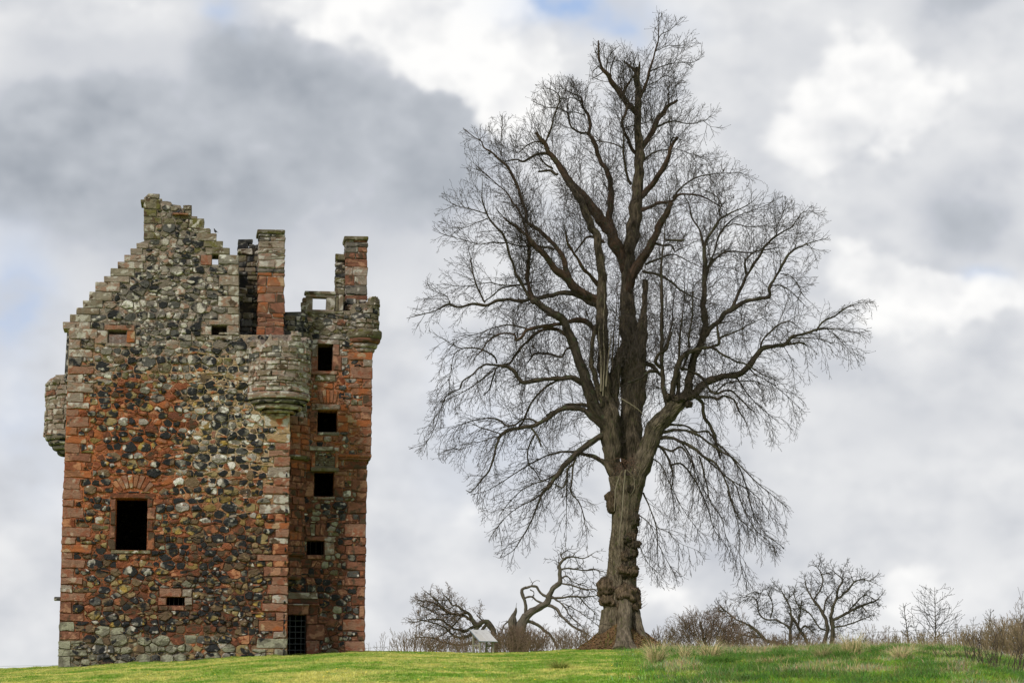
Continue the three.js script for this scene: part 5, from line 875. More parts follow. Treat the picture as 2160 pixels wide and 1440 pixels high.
// trunk: fluted, flaring into roots, with burrs; its centre line and half widths were read off at heights of the photograph
{
  const rows = [[1372, 1317, 50], [1362, 1316, 46], [1345, 1313, 41], [1325, 1311, 37], [1300, 1309, 35.5], [1270, 1308, 35], [1240, 1309, 34], [1210, 1311, 32.5], [1180, 1313, 30.5], [1150, 1314, 30], [1110, 1317, 28.5], [1080, 1319, 29], [1050, 1321, 33], [1025, 1323, 38], [1005, 1324, 42]], sides = 110, P = [], I = [], U = [];
  const cz = -DT; let j = 0;
  const ctr = (y) => { for (let i = 1; i < rows.length; i++) if (y >= rows[i][0]) { const a = rows[i - 1], b = rows[i], t = clamp((a[0] - y) / (a[0] - b[0])); return [lerp(a[1], b[1], t), lerp(a[2], b[2], t)]; } return [rows.at(-1)[1], rows.at(-1)[2]]; };
  for (let y = 1386; y >= 1005; y -= 2.6, j++) {
    const [cx, w] = ctr(Math.min(y, 1372)), p = at(cx, y, DT), rad = w * 0.95 * DT / F, low = sstep(1180, 1370, y);
    for (let k = 0; k <= sides; k++) {
      const a = (k / sides) * Math.PI * 2, s = Math.sin(a), c = Math.cos(a);
      let q = rad * (1 + 0.05 * noise(s * 1.6 + 4, p.y * 0.5, c * 1.6) + 0.06 * noise(s * 5, p.y * 0.9, c * 5) + 0.045 * noise(s * 11, p.y * 1.6, c * 11) + 0.03 * noise(s * 24, p.y * 3, c * 24));
      q *= 1 - 0.2 * Math.exp(-(((a - 0.12) / 0.16) ** 2)) * sstep(1075, 1150, y);            // the seam between two grown-together stems
      q *= 1 + low * 0.27 * Math.max(0, Math.cos(a * 5 - 1.9)) - low * 0.12 * Math.max(0, -Math.cos(a * 5 - 1.9));
      P.push(p.x + s * q, p.y, cz + c * q * 0.92); U.push((k / sides) * 4, p.y);
    }
  }
  for (let i = 0; i < j - 1; i++) for (let k = 0; k < sides; k++) { const a = i * (sides + 1) + k, b = a + 1, c = a + sides + 1, d = c + 1; I.push(a, b, c, b, d, c); }
  const g = new THREE.BufferGeometry(); g.setAttribute('position', new THREE.Float32BufferAttribute(P, 3)); g.setAttribute('uv', new THREE.Float32BufferAttribute(U, 2)); g.setIndex(I); g.computeVertexNormals();
  mesh('trunk', g, TRUNK, lime);
  // burrs: knobbly swellings
  const burr = (px, py, w, h, dz, k = 1, m = BURR) => { const p = at(px, py, DT - dz), s = new THREE.IcosahedronGeometry(1, 5), q = s.attributes.position, e = px * 0.37 + py; for (let i = 0; i < q.count; i++) { const x = q.getX(i), y = q.getY(i), z = q.getZ(i), f = 1 + 0.3 * k * noise(x * 2 + e, y * 2, z * 2) + 0.26 * k * (0.3 - Math.abs(noise(x * 4.2, y * 4.2 + e, z * 4.2))) + 0.16 * k * noise(x * 9, y * 9, z * 9 + e); q.setXYZ(i, x * f * w * DT / F, y * f * h * DT / F, z * f * w * DT / F); } setUV(s, (x, y, z) => [Math.atan2(x, z) * 0.6, y]); const n = mergeSmooth(s); mesh('burr', n, m, lime, p.x, p.y, p.z); };
  const mergeSmooth = (s) => { s.computeVertexNormals(); const p = s.attributes.position, N = s.attributes.normal, map = new Map(); for (let i = 0; i < p.count; i++) { const key = [p.getX(i), p.getY(i), p.getZ(i)].map((v) => v.toFixed(4)).join(); if (!map.has(key)) map.set(key, [0, 0, 0]); const a = map.get(key); a[0] += N.getX(i); a[1] += N.getY(i); a[2] += N.getZ(i); } for (let i = 0; i < p.count; i++) { const a = map.get([p.getX(i), p.getY(i), p.getZ(i)].map((v) => v.toFixed(4)).join()), l = Math.hypot(...a); N.setXYZ(i, a[0] / l, a[1] / l, a[2] / l); } return s; };
  burr(1279, 1238, 19, 20, 0.35, 1.2); burr(1284, 1264, 20, 17, 0.3, 1.2); burr(1274, 1250, 13, 16, 0.1, 1.3); burr(1322, 1252, 22, 22, 0.55, 1.3); burr(1334, 1274, 17, 22, 0.4, 1.3); burr(1318, 1278, 16, 15, 0.6, 1.3); burr(1340, 1256, 12, 16, 0.2, 1.3); burr(1331, 1205, 18, 13, 0.35, 1.1); burr(1317, 1203, 14, 13, 0.5, 1.2); burr(1337, 1165, 10, 11, 0.2, 1.2); burr(1330, 1135, 12, 14, 0.35, 1.1); burr(1340, 1118, 6, 10, 0.1, 1.2); burr(1320, 1175, 11, 14, 0.5, 1.1); burr(1286, 1049, 11, 12, 0.2, 0.9); burr(1290, 1064, 11, 19, 0.25, 0.7); burr(1338, 1098, 6, 8, 0.1, 1);
  { const q = rng(61); for (let i = 0; i < 20; i++) burr(1318 + q() * 26, 1030 + q() * 190, 5 + q() * 6, 6 + q() * 8, 0.42 + q() * 0.12, 1.2, i % 3 ? BARKMID : BARK); burr(1432, 842, 14, 9, 0.9, 1.2, BARKMID); burr(1452, 852, 9, 8, 0.9, 1.3, BARKMID); burr(1412, 838, 10, 8, 0.8, 1.2, BARKMID); }
  // roots
  const root = (list, z0, z1) => { const c = new THREE.CatmullRomCurve3(list.map((q, i) => at(q[0], q[1], DT - lerp(z0, z1, i / (list.length - 1))))), g2 = new Tubes(), pts = []; for (let i = 0; i <= 16; i++) { const f = i / 16 * (list.length - 1), k = Math.min(list.length - 2, Math.floor(f)); pts.push({ p: c.getPoint(i / 16), r: lerp(list[k][2], list[k + 1][2], f - k) * DT / F }); } g2.add(pts, 16, 0.16, true, list[0][0]); g2.build('root', TRUNK, lime, true); };
  root([[1319, 1262, 15], [1318, 1300, 15], [1315, 1335, 13], [1313, 1356, 15], [1311, 1376, 19]], 0.55, 2.15); root([[1319, 1325, 10], [1324, 1350, 10], [1334, 1366, 9], [1344, 1378, 6]], 1.3, 2.3); root([[1336, 1290, 14], [1346, 1325, 12], [1357, 1348, 10], [1376, 1370, 7]], 0.3, 1.0); root([[1285, 1290, 17], [1281, 1320, 17], [1275, 1345, 14], [1262, 1372, 10]], 0.1, 0.5);
  // whitish hanging aerial shoots on the trunk, and shoots on the stems
  const sh = (list, w, z) => { const c = new THREE.CatmullRomCurve3(list.map((q) => at(q[0], q[1], DT - z))), g2 = new Tubes(), pts = []; for (let i = 0; i <= 24; i++) { const p = c.getPoint(i / 24); p.x += noise(i * 0.6, list[0][0]) * 0.03; pts.push({ p, r: w * (1 - 0.6 * i / 24) }); } g2.add(pts, 5, 0, false); g2.build('hanging_shoot', SHOOT, lime); };
  sh([[1313, 992, 0], [1305, 1010, 0], [1299, 1030, 0], [1297, 1060, 0], [1296, 1078, 0]], 0.035, 1.0); sh([[1320, 990, 0], [1315, 1040, 0], [1313, 1075, 0], [1309, 1110, 0], [1306, 1150, 0]], 0.04, 1.0); sh([[1322, 990, 0], [1336, 1005, 0], [1338, 1030, 0], [1330, 1045, 0]], 0.022, 1.05); sh([[1268, 825, 0], [1268, 760, 0], [1263, 700, 0], [1266, 680, 0]], 0.05, 0.7); sh([[1278, 815, 0], [1284, 750, 0], [1290, 700, 0]], 0.045, 0.75); sh([[1272, 835, 0], [1275, 760, 0], [1273, 690, 0], [1276, 620, 0]], 0.03, 0.85); sh([[1310, 840, 0], [1345, 862, 0], [1362, 880, 0]], 0.03, 1.3);
  const nest = new Tubes(), r = rng(5); for (let i = 0; i < 420; i++) { const y = 960 + r() * 330, a = (r() - 0.4) * 2.4, rr = 0.64 + sstep(1230, 1260, y) * 0.1, c0 = at(1316 + (r() - 0.5) * 6, y, DT), d = new THREE.Vector3(Math.sin(a), (r() - 0.3) * 0.8, Math.cos(a)).normalize(), p = new THREE.Vector3(c0.x + Math.sin(a) * rr, c0.y, c0.z + Math.cos(a) * rr), pts = [{ p: p.clone(), r: 0.008 }]; for (let k = 0; k < 3; k++) { p.addScaledVector(d, 0.05 + r() * 0.1); d.x += (r() - 0.5) * 0.7; d.y += 0.25; d.normalize(); pts.push({ p: p.clone(), r: 0.005 }); } nest.add(pts, 3); }  for (let i = 0; i < 34; i++) { const p = at(1318 + (r() - 0.5) * 34, 972 + (r() - 0.3) * 26, DT - 0.9 - r() * 0.3), pts = [{ p: p.clone(), r: 0.012 }]; const d = new THREE.Vector3((r() - 0.5) * 2, r() - 0.7, r() * 0.6).normalize(); for (let k = 0; k < 4; k++) { p.addScaledVector(d, 0.14); d.x += (r() - 0.5) * 0.6; d.y -= 0.2; d.normalize(); pts.push({ p: p.clone(), r: 0.008 }); } nest.add(pts, 3); } nest.build('sprouts', SPROUT, lime).userData.kind = 'stuff';
}

// ---------------------------------------------------------------- the mound round the lime's foot
const LITTER = new THREE.MeshStandardMaterial({ map: (() => { const t = dataTex(256, (x, y) => { const a = tile(256, x, y, 30, 3, 5), b = tile(256, x, y, 5, 3, 9); return mix3(mix3([0.05, 0.03, 0.013], [0.16, 0.09, 0.038], clamp(0.5 + a * 1.2)), [0.1, 0.095, 0.022], sstep(0.1, 0.35, b)); }); t.repeat.set(1.2, 1.2); return t; })(), bumpMap: grain, bumpScale: 0.06, roughness: 1 });
const FOOT = at(1312, 1366, DT);
function moundY(x, z) { const dx = x - FOOT.x, dz = z - FOOT.z, d = Math.hypot(dx, dz) * (1 + 0.1 * noise(Math.atan2(dz, dx) * 1.2 + 3)); const h = d < 2.25 ? 1.8 * Math.pow(1 - d / 2.25, 1.25) * (1 - 0.25 * sstep(0, 0.6, 0.6 - d)) : -0.06; return groundY(x, z) - 0.05 + h + noise(x * 2.5, z * 2.5, 4) * 0.05 * clamp(2.2 - d); }
{
  const P = [], I = [], A = 72, R = 26;
  for (let i = 0; i <= R; i++) for (let k = 0; k <= A; k++) { const a = (k / A) * Math.PI * 2, d = 2.35 * i / R, x = FOOT.x + Math.cos(a) * d, z = FOOT.z + Math.sin(a) * d; P.push(x, moundY(x, z), z); }
  for (let i = 0; i < R; i++) for (let k = 0; k < A; k++) { const a = i * (A + 1) + k, b = a + 1, c = a + A + 1, d = c + 1; I.push(a, b, c, b, d, c); }
  const g = new THREE.BufferGeometry(); g.setAttribute('position', new THREE.Float32BufferAttribute(P, 3)); g.setIndex(I); setUV(g, (x, y, z) => [x, z + y]); g.computeVertexNormals();
  mesh('mound', g, LITTER, scene).userData.kind = 'structure';
  const leaf = new THREE.BufferGeometry(); leaf.setAttribute('position', new THREE.Float32BufferAttribute([-0.5, 0, 0, 0, 0.12, -0.4, 0.5, 0.05, 0, 0, 0.16, 0.4], 3)); leaf.setIndex([0, 2, 1, 0, 3, 2]); leaf.computeVertexNormals();
  const n = 5200, r = rng(31), im = new THREE.InstancedMesh(leaf, new THREE.MeshStandardMaterial({ roughness: 1, side: THREE.DoubleSide }), n), o = new THREE.Object3D(), c = new THREE.Color();
  for (let i = 0; i < n; i++) { const a = r() * 6.283, d = Math.sqrt(r()) * 2.3, x = FOOT.x + Math.cos(a) * d, z = FOOT.z + Math.sin(a) * d; o.position.set(x, moundY(x, z) + 0.01, z); o.rotation.set((r() - 0.5) * 1.6, r() * 6.28, (r() - 0.5) * 1.6); o.scale.setScalar(0.04 + r() * 0.06); o.updateMatrix(); im.setMatrixAt(i, o.matrix); const t = r(); c.setRGB(...(t < 0.12 ? [0.09, 0.09, 0.02] : mix3([0.06, 0.033, 0.013], [0.28, 0.15, 0.055], r()))); im.setColorAt(i, c); }
  im.name = 'leaf_litter'; im.castShadow = im.receiveShadow = true; im.userData.kind = 'stuff'; tag(im, 'brown fallen leaves and moss covering the mound', 'leaf litter'); scene.add(im);
}

// ---------------------------------------------------------------- trees and scrub beyond the crest
const OAK = barkMat([0.035, 0.03, 0.024], [0.11, 0.09, 0.07], [0.075, 0.08, 0.05], 11, 0.03), DEADWOOD = barkMat([0.05, 0.042, 0.035], [0.16, 0.135, 0.11], [0.1, 0.095, 0.07], 12, 0.04);
const BRUSH = new THREE.MeshStandardMaterial({ color: new THREE.Color(0.15, 0.1, 0.068), roughness: 0.95 }), STEM = new THREE.MeshStandardMaterial({ color: new THREE.Color(0.12, 0.085, 0.062), roughness: 0.95 }), THICKET = new THREE.MeshStandardMaterial({ color: new THREE.Color(0.27, 0.2, 0.12), roughness: 0.95 }), CONE = new THREE.MeshStandardMaterial({ color: new THREE.Color(0.04, 0.032, 0.028), roughness: 0.95 });
const b1 = [760, 1140, 4.154], b2 = [1300, 1160, 2.512];
const OAKLV = { thin: 0.011, least: 0.12, budLevel: 2, buds: 0.25, bud: 0.02, levels: [{ step: 0.2, wander: 0.7, bend: 0.1, trop: 1, gap: 0.17, bare: 0.08, angle: 0.95, ratio: 0.5 }, { step: 0.14, wander: 0.75, bend: 0.1, trop: 0.6, gap: 0.11, bare: 0.12, angle: 0.95, ratio: 0.5 }, { step: 0.1, wander: 0.8, bend: 0.1, trop: 0.4, gap: 0, bare: 0, angle: 0.9, ratio: 0 }] };
function farTree(name, label, dist, seed, mat, twigMat, crop, limbs, dress, opt = OAKLV) {
  const root = thing(name, label, 'tree', [0, 0, 0], 0, name === 'oak_tree' ? 'gnarled bare oaks beyond the crest' : undefined), t = new Tree(root, dist, seed, opt);
  limbs.forEach((l, i) => t.limb(crop, l, i === 0 ? { z: 0, dz: 0.2, name: 'trunk' } : {}));
  t.drawLimbs(() => mat); t.clothe(dress);
  t.twigs.build('branches', mat, root).userData.kind = 'stuff'; t.fine.build('twigs', twigMat, root).userData.kind = 'stuff';
  return t;
}
const oakDress = (gap, len, trop) => (q, s, l, end) => ({ gap: q.r > 0.12 ? 0.5 : gap, len: q.r > 0.16 ? 0 : end ? len * 0.8 : len, rad: 0.022, env: { trop }, angle: 0.95 });
farTree('dead_tree', 'pale dead tree with a broken trunk spike and one long twisting limb bent right', 150, 41, DEADWOOD, CONE, b1, [
  [1400, 1060, 64, 1395, 990, 60, 1395, 900, 56, 1400, 800, 48, 1430, 700, 42, 1480, 640, 32, 1560, 590, 28, 1640, 540, 28, 1660, 470, 24, 1700, 410, 22, 1745, 360, 20, 1750, 260, 16, 1745, 200, 13, 1790, 160, 12, 1870, 140, 7, 1960, 155, 5, 2045, 110, 3],
  [1350, 1000, 40, 1342, 860, 38, 1336, 760, 36, 1332, 700, 34, 1345, 660, 22, 1360, 620, 14, 1366, 585, 5], [1440, 670, 16, 1450, 560, 16, 1430, 500, 14, 1415, 430, 14, 1470, 410, 11, 1530, 395, 12, 1570, 450, 11, 1640, 490, 12, 1740, 500, 10, 1860, 490, 9, 1960, 495, 6, 2070, 480, 4], [1450, 500, 8, 1500, 490, 8, 1550, 530, 9, 1600, 555, 9],
  [1750, 250, 7, 1840, 245, 7, 1960, 260, 6, 2060, 255, 5, 2130, 272, 3], [1750, 370, 9, 1850, 390, 8, 1940, 420, 7, 2060, 430, 4], [1750, 340, 8, 1810, 310, 7, 1860, 360, 5, 1980, 400, 3], [1640, 560, 14, 1720, 600, 13, 1790, 690, 12, 1880, 760, 11, 1960, 800, 8, 2000, 830, 5], [1460, 700, 14, 1550, 740, 14, 1620, 790, 13, 1690, 860, 12, 1720, 930, 10],
  [1680, 490, 8, 1780, 570, 7, 1840, 660, 6, 1930, 740, 4], [1780, 170, 7, 1760, 130, 5, 1820, 80, 3], [1860, 140, 5, 1885, 105, 3], [1900, 480, 6, 1980, 560, 5, 2060, 640, 3], [1800, 560, 5, 1880, 600, 4, 2000, 680, 3, 2095, 755, 2], [1310, 690, 7, 1260, 740, 6, 1240, 800, 5, 1180, 850, 3], [1740, 210, 5, 1740, 165, 3], [1500, 395, 5, 1515, 365, 3, 1540, 350, 2], [1490, 430, 5, 1520, 450, 4, 1520, 490, 3],
], (q, s, l, end) => ({ gap: q.px > 1150 ? 0.3 : 1.4, len: q.r > 0.13 ? 0 : q.px > 1150 ? 1.15 : 0.4, rad: 0.024, env: { trop: -0.06 }, angle: 0.9 }), { ...OAKLV, thin: 0.012, buds: 0.1, levels: OAKLV.levels.map((l, i) => ({ ...l, gap: l.gap * 1.8 })) });
farTree('oak_tree', 'low gnarled bare oak leaning left behind the information board', 158, 42, OAK, BRUSH, b1, [
  [1170, 1060, 30, 1172, 900, 28, 1165, 800, 26, 1125, 725, 24, 1080, 710, 20, 1020, 740, 22, 980, 690, 18, 950, 640, 14, 900, 610, 11, 850, 570, 9, 800, 565, 7, 770, 510, 6, 735, 480, 4],
  [1020, 740, 18, 960, 690, 14, 880, 650, 12, 780, 640, 10, 700, 580, 8, 620, 540, 6, 530, 525, 4], [930, 635, 10, 830, 650, 9, 720, 580, 7, 640, 500, 5, 590, 460, 3], [1010, 750, 14, 900, 790, 12, 800, 760, 10, 700, 690, 8, 560, 700, 5, 440, 720, 3], [1060, 720, 16, 960, 830, 14, 830, 840, 10, 740, 760, 8, 640, 720, 6, 500, 690, 4], [1100, 740, 14, 960, 900, 12, 760, 900, 8, 620, 850, 6, 480, 850, 4], [770, 640, 6, 690, 650, 5, 600, 600, 4, 540, 570, 3], [1120, 720, 9, 1100, 700, 8, 1060, 690, 6, 1020, 650, 4], [780, 520, 4, 700, 520, 3], [840, 560, 5, 780, 590, 4, 740, 560, 3], [900, 640, 6, 840, 720, 6, 760, 800, 5, 650, 860, 4], [830, 800, 5, 760, 870, 4, 640, 940, 3],
], oakDress(0.16, 1.1, 0.02));
farTree('oak_tree', 'bare oak with two upright trunks and a spreading crown, right of the great lime', 152, 43, OAK, CONE, b2, [
  [1145, 545, 13, 1145, 505, 12, 1147, 400, 12, 1140, 350, 9, 1160, 280, 7, 1180, 200, 6, 1200, 160, 4, 1150, 110, 2], [1095, 545, 11, 1100, 505, 11, 1120, 420, 10, 1100, 340, 9, 1060, 280, 7, 1030, 240, 5, 1010, 200, 3, 1000, 150, 2],
  [1150, 370, 8, 1230, 330, 7, 1310, 290, 6, 1370, 270, 4, 1400, 250, 2], [1160, 270, 5, 1220, 220, 6, 1270, 165, 4, 1310, 155, 3, 1360, 170, 2], [1050, 260, 5, 1085, 205, 4, 1095, 150, 4, 1080, 110, 3, 1060, 85, 2], [1150, 410, 5, 1210, 400, 4, 1300, 370, 3], [1120, 430, 5, 1080, 410, 4, 1020, 330, 4, 970, 300, 3, 940, 230, 2], [1230, 330, 4, 1290, 260, 4, 1320, 240, 3, 1370, 260, 2], [1100, 330, 5, 1110, 270, 4, 1140, 230, 3], [1090, 130, 3, 1130, 120, 2], [1300, 290, 4, 1330, 330, 3],
], oakDress(0.17, 1.05, 0.03));
farTree('oak_tree', 'crooked bare oak with leaning grey limbs, left of the two-trunked oak', 160, 44, OAK, CONE, b2, [
  [925, 550, 9, 925, 510, 8, 925, 420, 8, 930, 350, 6, 920, 300, 5, 890, 240, 4, 870, 205, 2], [920, 410, 6, 850, 370, 5, 800, 370, 4, 760, 340, 4, 740, 260, 3, 690, 240, 2], [945, 540, 10, 880, 500, 10, 800, 480, 9, 740, 420, 8, 700, 395, 5, 640, 370, 4, 590, 330, 3, 555, 300, 2], [1025, 550, 10, 1020, 520, 9, 1000, 460, 9, 960, 400, 8, 920, 330, 5], [965, 410, 5, 975, 330, 4, 985, 270, 3], [820, 355, 4, 830, 290, 3, 800, 220, 2], [780, 460, 5, 720, 460, 4, 640, 440, 3, 580, 430, 2], [960, 470, 6, 1000, 400, 5, 1050, 440, 3], [900, 270, 3, 940, 230, 2], [690, 240, 2, 730, 220, 1.5, 770, 230, 1],
], oakDress(0.17, 1.05, 0.03));
farTree('dead_snag', 'leaning dead snag with a broken top among the bushes right of the lime', 140, 45, DEADWOOD, CONE, b2, [[500, 570, 9, 490, 530, 8, 465, 470, 8, 445, 380, 5], [470, 480, 5, 480, 440, 4, 478, 415, 3]], (q) => ({ gap: 1.5, len: 0, rad: 0.01, env: { trop: 0 } }));

// shrubs and saplings: stems from the ground
const SHRUBLV = (o = {}) => ({ thin: 0.009, least: 0.12, budLevel: 1, buds: o.buds ?? 0.2, bud: o.bud ?? 0.016, levels: [{ step: 0.25, wander: o.wander ?? 0.16, bend: 0.04, trop: 1, gap: o.gap ?? 0.22, bare: o.bare ?? 0.15, angle: o.angle ?? 0.6, ratio: o.ratio ?? 0.36 }, { step: 0.2, wander: 0.3, bend: 0.06, trop: 0.8, gap: 0.2, bare: 0.2, angle: 0.65, ratio: 0.42 }, { step: 0.15, wander: 0.35, bend: 0.05, trop: 0.6, gap: 0, bare: 0, angle: 0.6, ratio: 0 }] });
function shrub(name, label, category, group, cx, half, topY, dist, stems, seed, o = {}) {
  const base = at(cx, 1400, dist), root = category ? thing(name, label, category, [0, 0, 0], 0, group) : new THREE.Group(), t = new Tree(root, dist, seed, SHRUBLV(o)), r = t.r;
  for (let i = 0; i < stems; i++) {
    const u = stems > 1 ? (i + r()) / stems * 2 - 1 : 0, x = base.x + u * half * 0.8 * dist / F * (o.spread ?? 1), z = -dist - (r() - 0.5) * 2 * (o.deep ?? half * 0.5 * dist / F), y0 = groundY(x, z) - 0.1;
    const tops = topY + Math.abs(u) ** 2 * (o.dome ?? 30) + r() * (o.rag ?? 18), H = Math.max(0.5, (at(cx, tops, -z).y - y0) * (o.k ?? 1));
    const d = new THREE.Vector3(u * (o.fan ?? 0.5) + (r() - 0.5) * 0.25, 1, (r() - 0.5) * 0.4).normalize();
    t.grow(new THREE.Vector3(x, y0, z), d, H / d.y, o.rad ?? 0.025, 0, { trop: o.trop ?? 0.03 });
  }
  if (category) { t.twigs.build('stems', o.mat ?? STEM, root); t.fine.build('twigs', o.twig ?? BRUSH, root).userData.kind = 'stuff'; }
  return t;
}
const SAP = 'slender bare saplings on the skyline';
shrub('sapling', 'thin bare sapling close to the right edge of the tower', 'sapling', SAP, 776, 5, 1338, 140, 3, 51, { rad: 0.018, fan: 0.1, deep: 0.3, gap: 0.3 });
shrub('sapling', 'tallest thin bare sapling in the gap between tower and gnarled oak', 'sapling', SAP, 802, 10, 1324, 140, 4, 52, { rad: 0.018, fan: 0.1, deep: 0.3, gap: 0.3, rag: 12 });
shrub('sapling', 'small bare sapling between the tallest gap sapling and the gnarled oak', 'sapling', SAP, 822, 6, 1342, 140, 3, 53, { rad: 0.018, fan: 0.1, deep: 0.3, gap: 0.3 });
shrub('sapling', 'upright dark sapling in front of the left side of the gnarled oak', 'sapling', SAP, 873, 3, 1270, 146, 1, 54, { rad: 0.04, angle: 1.0, ratio: 0.3, gap: 0.2, trop: 0.05, buds: 0.5 });
shrub('sapling', 'sapling beside the pale dead trunk, right of its spreading lower limb', 'sapling', SAP, 1214, 6, 1280, 148, 3, 55, { rad: 0.03, angle: 0.9, ratio: 0.3, trop: 0.05, buds: 0.6, rag: 40 });
shrub('sapling', 'fine bare sapling against the sky just left of the mound', 'sapling', SAP, 1256, 8, 1300, 150, 2, 56, { rad: 0.016, gap: 0.35, deep: 0.3 });
shrub('bush', 'low brush of fine stems just right of the mossy mound', 'bush', 'bare bushes between the lime and the oaks', 1402, 22, 1316, 138, 30, 57, { rad: 0.011, fan: 0.35, dome: 20, gap: 0.14 });
shrub('bush', 'rounded bare bush of fine twigs right of the lime tree', 'bush', 'bare bushes between the lime and the oaks', 1488, 58, 1283, 136, 60, 58, { rad: 0.016, fan: 0.7, dome: 40, gap: 0.13, ratio: 0.42 });
shrub('bush', 'small leaning bare bush at the foot of the crooked oak', 'bush', 'bare bushes between the lime and the oaks', 1550, 24, 1310, 134, 24, 59, { rad: 0.014, fan: 0.6, dome: 25, gap: 0.14 });
shrub('sapling', 'thin sapling rising out of the bush left of the crooked oak', 'sapling', SAP, 1548, 4, 1262, 140, 2, 60, { rad: 0.02, gap: 0.3, rag: 20 });
for (const [x, w, y, n, label] of [[1838, 14, 1300, 6, 'first thin sapling clump right of the two-trunked oak'], [1878, 12, 1308, 5, 'second low sapling clump right of the two-trunked oak'], [1903, 10, 1325, 4, 'lowest sapling clump between the oak and the alders']]) shrub('sapling', label, 'sapling', SAP, x, w, y, 132, n, 60 + x, { rad: 0.017, fan: 0.25, gap: 0.24, buds: 0.5, bud: 0.025 });
const ALD = { rad: 0.05, angle: 1.0, ratio: 0.46, gap: 0.09, trop: 0.05, buds: 0.8, bud: 0.024, wander: 0.07, bare: 0.12, twig: CONE, mat: OAK, rag: 0, deep: 0.1 };
shrub('alder_sapling', 'tallest alder sapling on the right skyline, dotted with cones and widely branched', 'sapling', SAP, 1974, 2, 1238, 128, 1, 71, { ...ALD, ratio: 0.5 });
shrub('alder_sapling', 'narrow alder sapling just left of the tallest one, dotted with cones', 'sapling', SAP, 1920, 2, 1272, 128, 1, 72, { ...ALD, ratio: 0.22 });
shrub('alder_sapling', 'short bushy alder beside the tallest one, nearer the lime', 'sapling', SAP, 1950, 8, 1305, 127, 2, 73, { ...ALD, rad: 0.03, deep: 0.5 });
shrub('alder_sapling', 'forked alder sapling right of the tallest one, over the brown thicket', 'sapling', SAP, 2078, 2, 1283, 126, 1, 74, { ...ALD, ratio: 0.26 });
shrub('alder_sapling', 'slim pale sapling between the tallest alder and the forked one', 'sapling', SAP, 2046, 3, 1288, 126, 2, 75, { ...ALD, rad: 0.025, ratio: 0.25, buds: 0.3, deep: 0.3 });
for (const [x, y, label] of [[2024, 1306, 'thin bare sapling just left of the slim pale one'], [2062, 1318, 'low thin sapling between the slim pale one and the forked alder'], [2096, 1300, 'fine sapling close right of the forked alder'], [2140, 1300, 'fine low sapling before the last tall ones'], [2158, 1286, 'sapling cut by the right edge of the picture'], [2112, 1282, 'upright bare sapling right of the forked alder'], [2128, 1290, 'bare sapling with rising branches near the right edge'], [2148, 1272, 'tall bare sapling nearest the right edge of the picture']]) shrub('sapling', label, 'sapling', SAP, x, 5, y, 122, 2, x, { rad: 0.026, angle: 0.6, ratio: 0.3, gap: 0.2, deep: 0.3, rag: 8 });
// undergrowth nobody could count
function scrub(label, list, seed, o, mat = BRUSH) {
  const P = new Tubes(), root = new THREE.Group();
  list.forEach(([x, w, y, d, n], i) => { const t = shrub('', '', null, null, x, w, y, d, Math.round(n * (o.more ?? 1)), seed + i * 7, o); for (const src of [t.twigs, t.fine]) { const off = P.n; for (const v of src.P) P.P.push(v); for (const v of src.N) P.N.push(v); for (const v of src.U) P.U.push(v); for (const v of src.I) P.I.push(v + off); P.n += src.n; } });
  const m = P.build('undergrowth', mat, scene); m.userData.kind = 'stuff'; tag(m, label, 'undergrowth');
}
scrub('brown tangled undergrowth along the crest from the gnarled oak to the mound', [[870, 40, 1326, 140, 26], [940, 50, 1330, 142, 34], [1010, 50, 1330, 138, 34], [1080, 40, 1318, 138, 50], [1110, 40, 1316, 142, 44], [1160, 50, 1328, 140, 34], [1215, 40, 1318, 142, 30]], 900, { rad: 0.016, fan: 0.4, dome: 8, rag: 30, gap: 0.13, deep: 4, ratio: 0.45, more: 1.7 });
scrub('brown undergrowth under the oaks right of the lime', [[1430, 40, 1340, 134, 18], [1520, 60, 1332, 134, 30], [1600, 50, 1328, 134, 28], [1680, 60, 1330, 136, 28], [1770, 50, 1335, 134, 24], [1850, 40, 1332, 130, 22]], 950, { rad: 0.014, fan: 0.4, dome: 8, rag: 26, gap: 0.15, deep: 3, ratio: 0.45, more: 2.4 });
scrub('dense brown thicket along the right skyline', [[1880, 40, 1335, 122, 60], [1940, 40, 1328, 121, 80], [2000, 40, 1330, 120, 80], [2050, 40, 1324, 118, 80], [2100, 40, 1312, 114, 70], [2150, 40, 1300, 110, 70], [2190, 40, 1298, 108, 60]], 990, { rad: 0.014, fan: 0.3, dome: 4, rag: 30, gap: 0.17, deep: 4 }, THICKET);
// the leafless shrub in the near right corner
const DARKSTEM = new THREE.MeshStandardMaterial({ color: new THREE.Color(0.06, 0.04, 0.03), roughness: 0.9 });
const NEAR = { ...SHRUBLV({ gap: 0.17, ratio: 0.5, angle: 0.5, wander: 0.2, buds: 0.5 }), thin: 0.0035, bud: 0.007, least: 0.08 };
function nearShrub(label, cx, half, topY, dist, stems, seed, mat, twig, leanX) {
  const root = thing('wild_shrub', label, 'shrub', [0, 0, 0], 0, 'leafless shrubs in the near right corner'), t = new Tree(root, dist, seed, NEAR), r = t.r, b = at(cx, 1450, dist);
  for (let i = 0; i < stems; i++) { const u = (i + r()) / stems * 2 - 1, x = b.x + u * half * 0.6 * dist / F, z = -dist - (r() - 0.5) * 3, y0 = groundY(x, z) - 0.05, H = at(cx, topY + Math.abs(u) * 40 + r() * 60, -z).y - y0, d = new THREE.Vector3(u * 0.5 + leanX + (r() - 0.5) * 0.5, 1, (r() - 0.5) * 0.3).normalize(); t.grow(new THREE.Vector3(x, y0, z), d, H / d.y * (0.45 + 0.6 * r()), 0.008 + r() * 0.007, 0, { trop: 0.004 }); }
  t.twigs.build('stems', mat, root); t.fine.build('twigs', twig, root).userData.kind = 'stuff';
}
